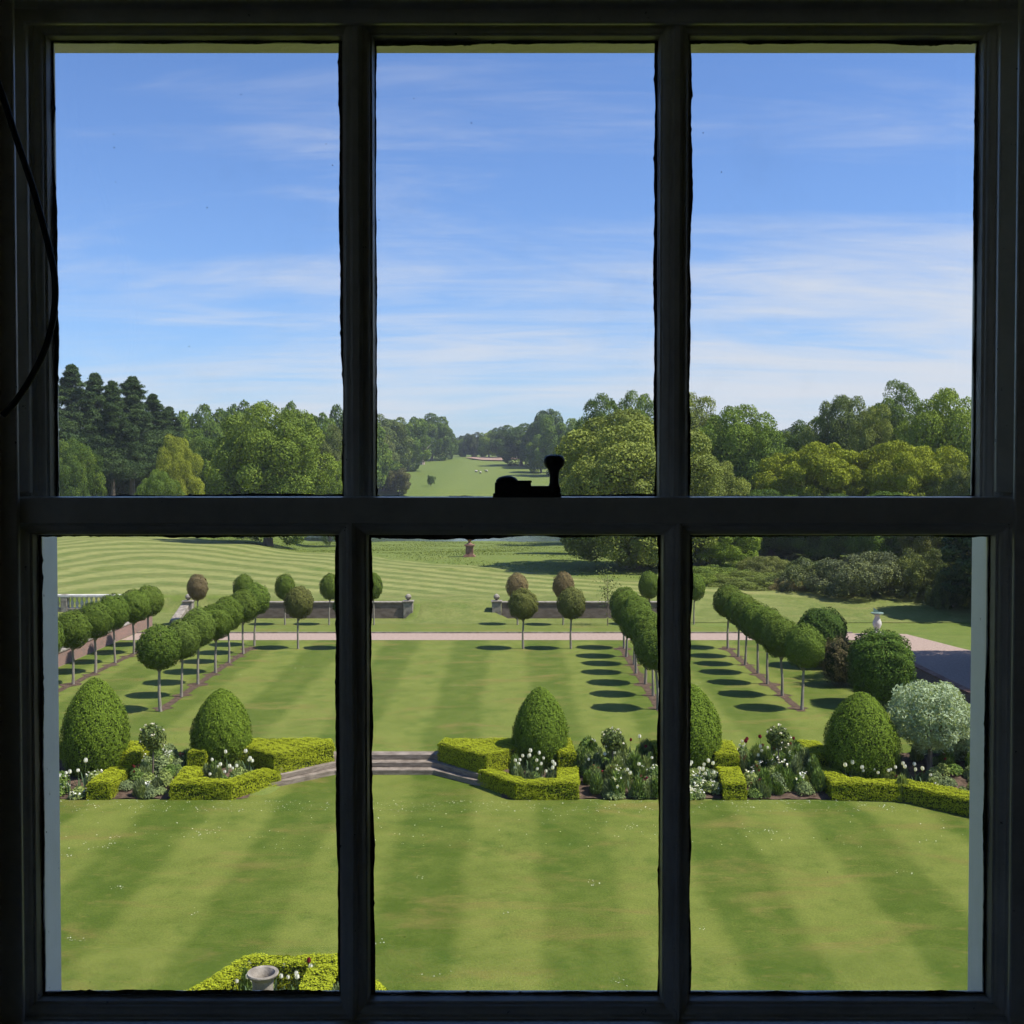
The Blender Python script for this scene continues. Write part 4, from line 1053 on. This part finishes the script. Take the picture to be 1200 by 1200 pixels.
def sash(name, face, glass, xsp, z0, z1, xo0, xo1, zo0, zo1, label, rails):
    """xsp: list of pane (x0,x1); z0<z1 opening; outer rectangle xo,zo"""
    o = empty(name, (0, face, 0)); tag(o, label, 'window sash')
    T = face+.045
    f0 = 0.0
    def fin(mb, nm, mat=PAINT): mb.v = [(x, y-face, z) for x, y, z in mb.v]; return mb.build(nm, mat, o)
    # stiles
    mb = MB(); mb.box(xo0, xsp[0][0]-TM, face, T, zo0, zo1); moulding(mb, (xsp[0][0], z1), (xsp[0][0], z0), (-1, 0), face); mb.box(xsp[0][0]-TM, xsp[0][0]-.0005, glass, T, z0, z1); fin(mb, 'stile')
    mb = MB(); mb.box(xsp[-1][1]+TM, xo1, face, T, zo0, zo1); moulding(mb, (xsp[-1][1], z0), (xsp[-1][1], z1), (1, 0), face); mb.box(xsp[-1][1]+.0005, xsp[-1][1]+TM, glass, T, z0, z1); fin(mb, 'stile')
    for xa_, sg in ((xsp[0][0]-TM, -1), (xsp[-1][1]+TM, 1)):
        mb = MB(); q0, q1 = sorted((xa_+sg*.002, xa_+sg*.0075)); mb.box(q0, q1, face-.0022, face-.0001, z0-TM-.0075, z1+TM+.0075); ob_ = fin(mb, 'bead')
        bv = ob_.modifiers.new('bevel', 'BEVEL'); bv.width = .001; bv.segments = 2
    # rails
    for zi, zo, s_ in ((z0, zo0, -1), (z1, zo1, 1)):
        mb = MB(); a_, b_ = sorted((zi+s_*TM, zo)); mb.box(xsp[0][0]-TM+.0004, xsp[-1][1]+TM-.0004, face+.0004, T-.0004, a_, b_)
        a_, b_ = sorted((zi+s_*.0005, zi+s_*TM)); mb.box(xsp[0][0]-TM+.0004, xsp[-1][1]+TM-.0004, glass, T-.0004, a_, b_)
        for (p0, p1) in xsp:
            if s_ > 0: moulding(mb, (p0, zi), (p1, zi), (0, 1), face)
            else: moulding(mb, (p1, zi), (p0, zi), (0, -1), face)
        fin(mb, 'rail')
    # glazing bars
    for i in range(len(xsp)-1):
        xa, xb = xsp[i][1], xsp[i+1][0]; mb = MB()
        mb.box(xa+TM, xb-TM, face+.0002, glass, z0-TM, z1+TM); mb.box(xa+.0005, xb-.0005, glass, glass+.012, z0, z1)
        moulding(mb, (xa, z0), (xa, z1), (1, 0), face); moulding(mb, (xb, z1), (xb, z0), (-1, 0), face); fin(mb, 'glazing_bar')
    rnd = random.Random(int(face*1000))
    for (p0, p1) in xsp:
        mb = MB(); mb.box(p0-.003, p1+.003, glass+.0005, glass+.0035, z0-.003, z1+.003); fin(mb, 'pane', GLASS)
        mb = MB(); c4 = [(p0, z0), (p1, z0), (p1, z1), (p0, z1)]; inn = [(0, 1), (-1, 0), (0, -1), (1, 0)]
        for e in range(4):
            a = c4[e]; b = c4[(e+1) % 4]; n_ = inn[e]; seg = 110; i0 = len(mb.v); wv = .002; ph = rnd.uniform(0, 9)
            for k in range(seg+1):
                t = k/seg; x = a[0]+(b[0]-a[0])*t; z = a[1]+(b[1]-a[1])*t
                wv += rnd.uniform(-.00045, .00045)+.00012*math.sin(t*23+ph); wv = min(max(wv, .0008), .0052)
                ww = 1.0*wv+.0004+(rnd.random() < .04)*rnd.uniform(.0004, .0012)
                for yy, q_ in ((glass+.0037, 0), (glass+.0037, ww), (glass+.009, ww*.4), (glass+.009, 0)): mb.v.append((x+n_[0]*q_, yy, z+n_[1]*q_))
            for k in range(seg):
                for j in range(4):
                    q_ = i0+k*4+j; q2 = i0+k*4+(j+1) % 4; mb.f.append((q_, q2, q2+4, q_+4))
        fin(mb, 'putty', PUTTY)
    return o
fU, fL = 1.300, 1.250
def xr_(px, D): return (px-600)/F*D
zt, zb = xz(600, 47, GU)[1], xz(600, 584, GU)[1]
sash('upper_sash', fU, GU, [(xr_(64, GU), xr_(403, GU)), (xr_(440, GU), xr_(770, GU)), (xr_(806, GU), xr_(1143, GU))], zb, zt, -.60, .605, zb-.035, zt+.06, 'upper three pane sash with blue sky behind, painted off white', None)
lzt, lzb = xz(600, 627, GLW)[1], xz(600, 1167, GLW)[1]
ltop = W(600, 583, fL).z
lo = sash('lower_sash', fL, GLW, [(xr_(43, GLW), xr_(397, GLW)), (xr_(432, GLW), xr_(775, GLW)), (xr_(809, GLW), xr_(1162, GLW))], lzb, lzt, -.60, .605, lzb-.07, ltop, 'lower three pane sash with the garden lawns behind', None)
# sash catch on the meeting rail
pk = W(649, 570, 1.272)
cx0 = W(580, 570, 1.272).x; cx1 = W(656, 570, 1.272).x
c_ = empty('sash_catch', (0, 0, 0)); c_.parent = lo; 
bpy.data.objects.remove(c_)
zc = ltop
mb = MB(); y0 = .012
mb.box(cx0-.002, cx1+.001, y0-.009, y0+.012, zc-.0005, zc+.0045); 
mb.box(cx0, cx0+.040, y0-.008, y0+.010, zc+.004, zc+.0165)
mb.lathe([(.0125, 0), (.0122, .003), (.009, .006), (.004, .0075), (.001, .008)], (cx0+.0135, y0, zc+.016), 20)
mb.box(cx0+.030, cx1-.004, y0-.006, y0+.006, zc+.004, zc+.0125)
mb.box(cx0+.020, cx0+.041, y0-.0055, y0+.0055, zc+.016, zc+.0185)
mb.lathe([(.0075, 0), (.0070, .006), (.0052, .012), (.0050, .020), (.0062, .026), (.0100, .030), (.0118, .034), (.0116, .038), (.0095, .0415), (.004, .043), (.001, .0432)], (pk.x, y0, zc+.004), 24)
ct = mb.build('sash_catch', METAL, lo, True, bevel=.0012)

# box frame: stop beads, pulley stiles, head, outside linings
zT, zB = zt+.12, lzb-.11
XL, XR = xr_(67, 1.42), xr_(1139, 1.42)
zH = xz(600, 63, 1.42)[1]
o = empty('window_frame', (0, 1.3, zB)); tag(o, 'off white painted box frame around both window sashes', 'window frame')
def fb(nm, mat, *boxes):
    mb = MB()
    for b in boxes: mb.box(*b)
    mb.v = [(x, y-1.3, z-zB) for x, y, z in mb.v]; return mb.build(nm, mat, o, bevel=.002)
fb('stop_bead', PAINT, (-.66, xr_(20, 1.24), 1.240, 1.2475, zB, zT)); fb('stop_bead', PAINT, (xr_(1190, 1.24), .66, 1.240, 1.2475, zB, zT))
fb('parting_bead', PAINT, (-.62, xr_(35, 1.29), 1.2965-.0465+.0, 1.2985, ltop+.0, zT)) if False else None
fb('parting_bead', PAINT, (-.62, xr_(35, 1.29), 1.290, 1.2985, ltop+.004, zT)); fb('parting_bead', PAINT, (xr_(1168, 1.29), .62, 1.290, 1.2985, ltop+.004, zT))
fb('pulley_stile', PAINT, (-.66, -.6035, 1.2475, 1.3475, zB, zT)); fb('pulley_stile', PAINT, (.6085, .66, 1.2475, 1.3475, zB, zT))
fb('head', PAINT, (-.66, .66, 1.215, 1.2985, xz(600, -30, 1.2)[1], zT+.1))
fb('head_bead', PAINT, (-.61, .61, 1.2896, 1.2984, xz(600, 27, 1.29)[1], zT))
fb('stool', PAINT, (-.66, .66, 1.12, 1.2475, zB-.02, W(600, 1196, 1.2475).z))
fb('outer_lining', OUTPAINT, (-.66, XL, 1.3485, 1.42, zB, zH)); fb('outer_lining', OUTPAINT, (XR, .66, 1.3485, 1.42, zB, zH))
fb('outer_head', plain('head_paint', (.82, .72, .66), (.86, .77, .70), 12, .6, .2), (-.66, .66, 1.3485, 1.42, zH, zT+.1))
fb('sill', STONE, (-.66, .66, 1.3485, 1.62, zB-.08, lzb-.155))
# cable
pts = []
for px, py in ((-60, -40), (-20, 60), (0, 104), (20, 165), (40, 225), (56, 285), (64, 325), (64, 360), (56, 400), (40, 436), (20, 468), (0, 490), (-40, 530)):
    p = W(px, py, 1.205); pts.append(tuple(p))
cpts = []
for k in range(1, len(pts)-2):
    p0, p1, p2, p3 = [Vector(pts[k+j]) for j in (-1, 0, 1, 2)]
    for j in range(8):
        t = j/8; cpts.append(.5*((2*p1)+(p2-p0)*t+(2*p0-5*p1+4*p2-p3)*t*t+(3*p1-p0-3*p2+p3)*t**3))
mb = MB(); mb.tube(cpts, .0033, 10); tag(mb.build('cable', RUBBER, smooth=True), 'black cable looping down in front of the left window stile', 'cable')

# room and outside wall
def shell(name, boxes, mat, **kw):
    mb = MB()
    for b in boxes: mb.box(*b)
    return tag(mb.build(name, mat), **kw)
shell('house_wall', [(-9, -.66, 1.05, 1.60, -.6, 13), (.66, 9, 1.05, 1.60, -.6, 13), (-.66, .66, 1.05, 1.60, zT+.1, 13), (-.66, .66, 1.05, 1.60, -.6, zB-.0805)], FACADE, label='stone house wall around the window', cat='wall')
shell('room_ceiling', [(-2.6, 2.6, -3.6, 1.05, 10.8, 11)], PLASTER, kind='structure')
shell('room_floor', [(-2.6, 2.6, -3.6, 1.05, 7.0, 7.2)], plain('floorboards', (.12, .07, .04), (.16, .10, .06), 3), kind='structure')
shell('room_walls', [(-2.6, -2.4, -3.6, -2.3, 7.2, 10.8), (-2.6, -2.4, -1.2, 1.05, 7.2, 10.8), (-2.6, -2.4, -2.3, -1.2, 7.2, 8.7), (-2.6, -2.4, -2.3, -1.2, 9.9, 10.8), (2.4, 2.6, -3.6, 1.05, 7.2, 10.8), (-2.4, 2.4, -3.6, -3.4, 7.2, 10.8)], PLASTER, kind='structure')  # left wall has an unseen opening, added to let fill light onto the sashes

# haze
HAZE = 0.00018
if HAZE:
    m, nt2 = new_mat('haze'); g = N(nt2)
    vv_ = g.n('ShaderNodeVolumePrincipled', {'Color': (.80, .88, 1.0, 1), 'Density': HAZE, 'Anisotropy': .0})
    g.out(None, vv_.outputs[0])
    hz = MB().box(-2600, 2600, -70, 4600, -6, 62).build('haze', m); tag(hz, kind='stuff', label='thin summer haze over the parkland', cat='haze')
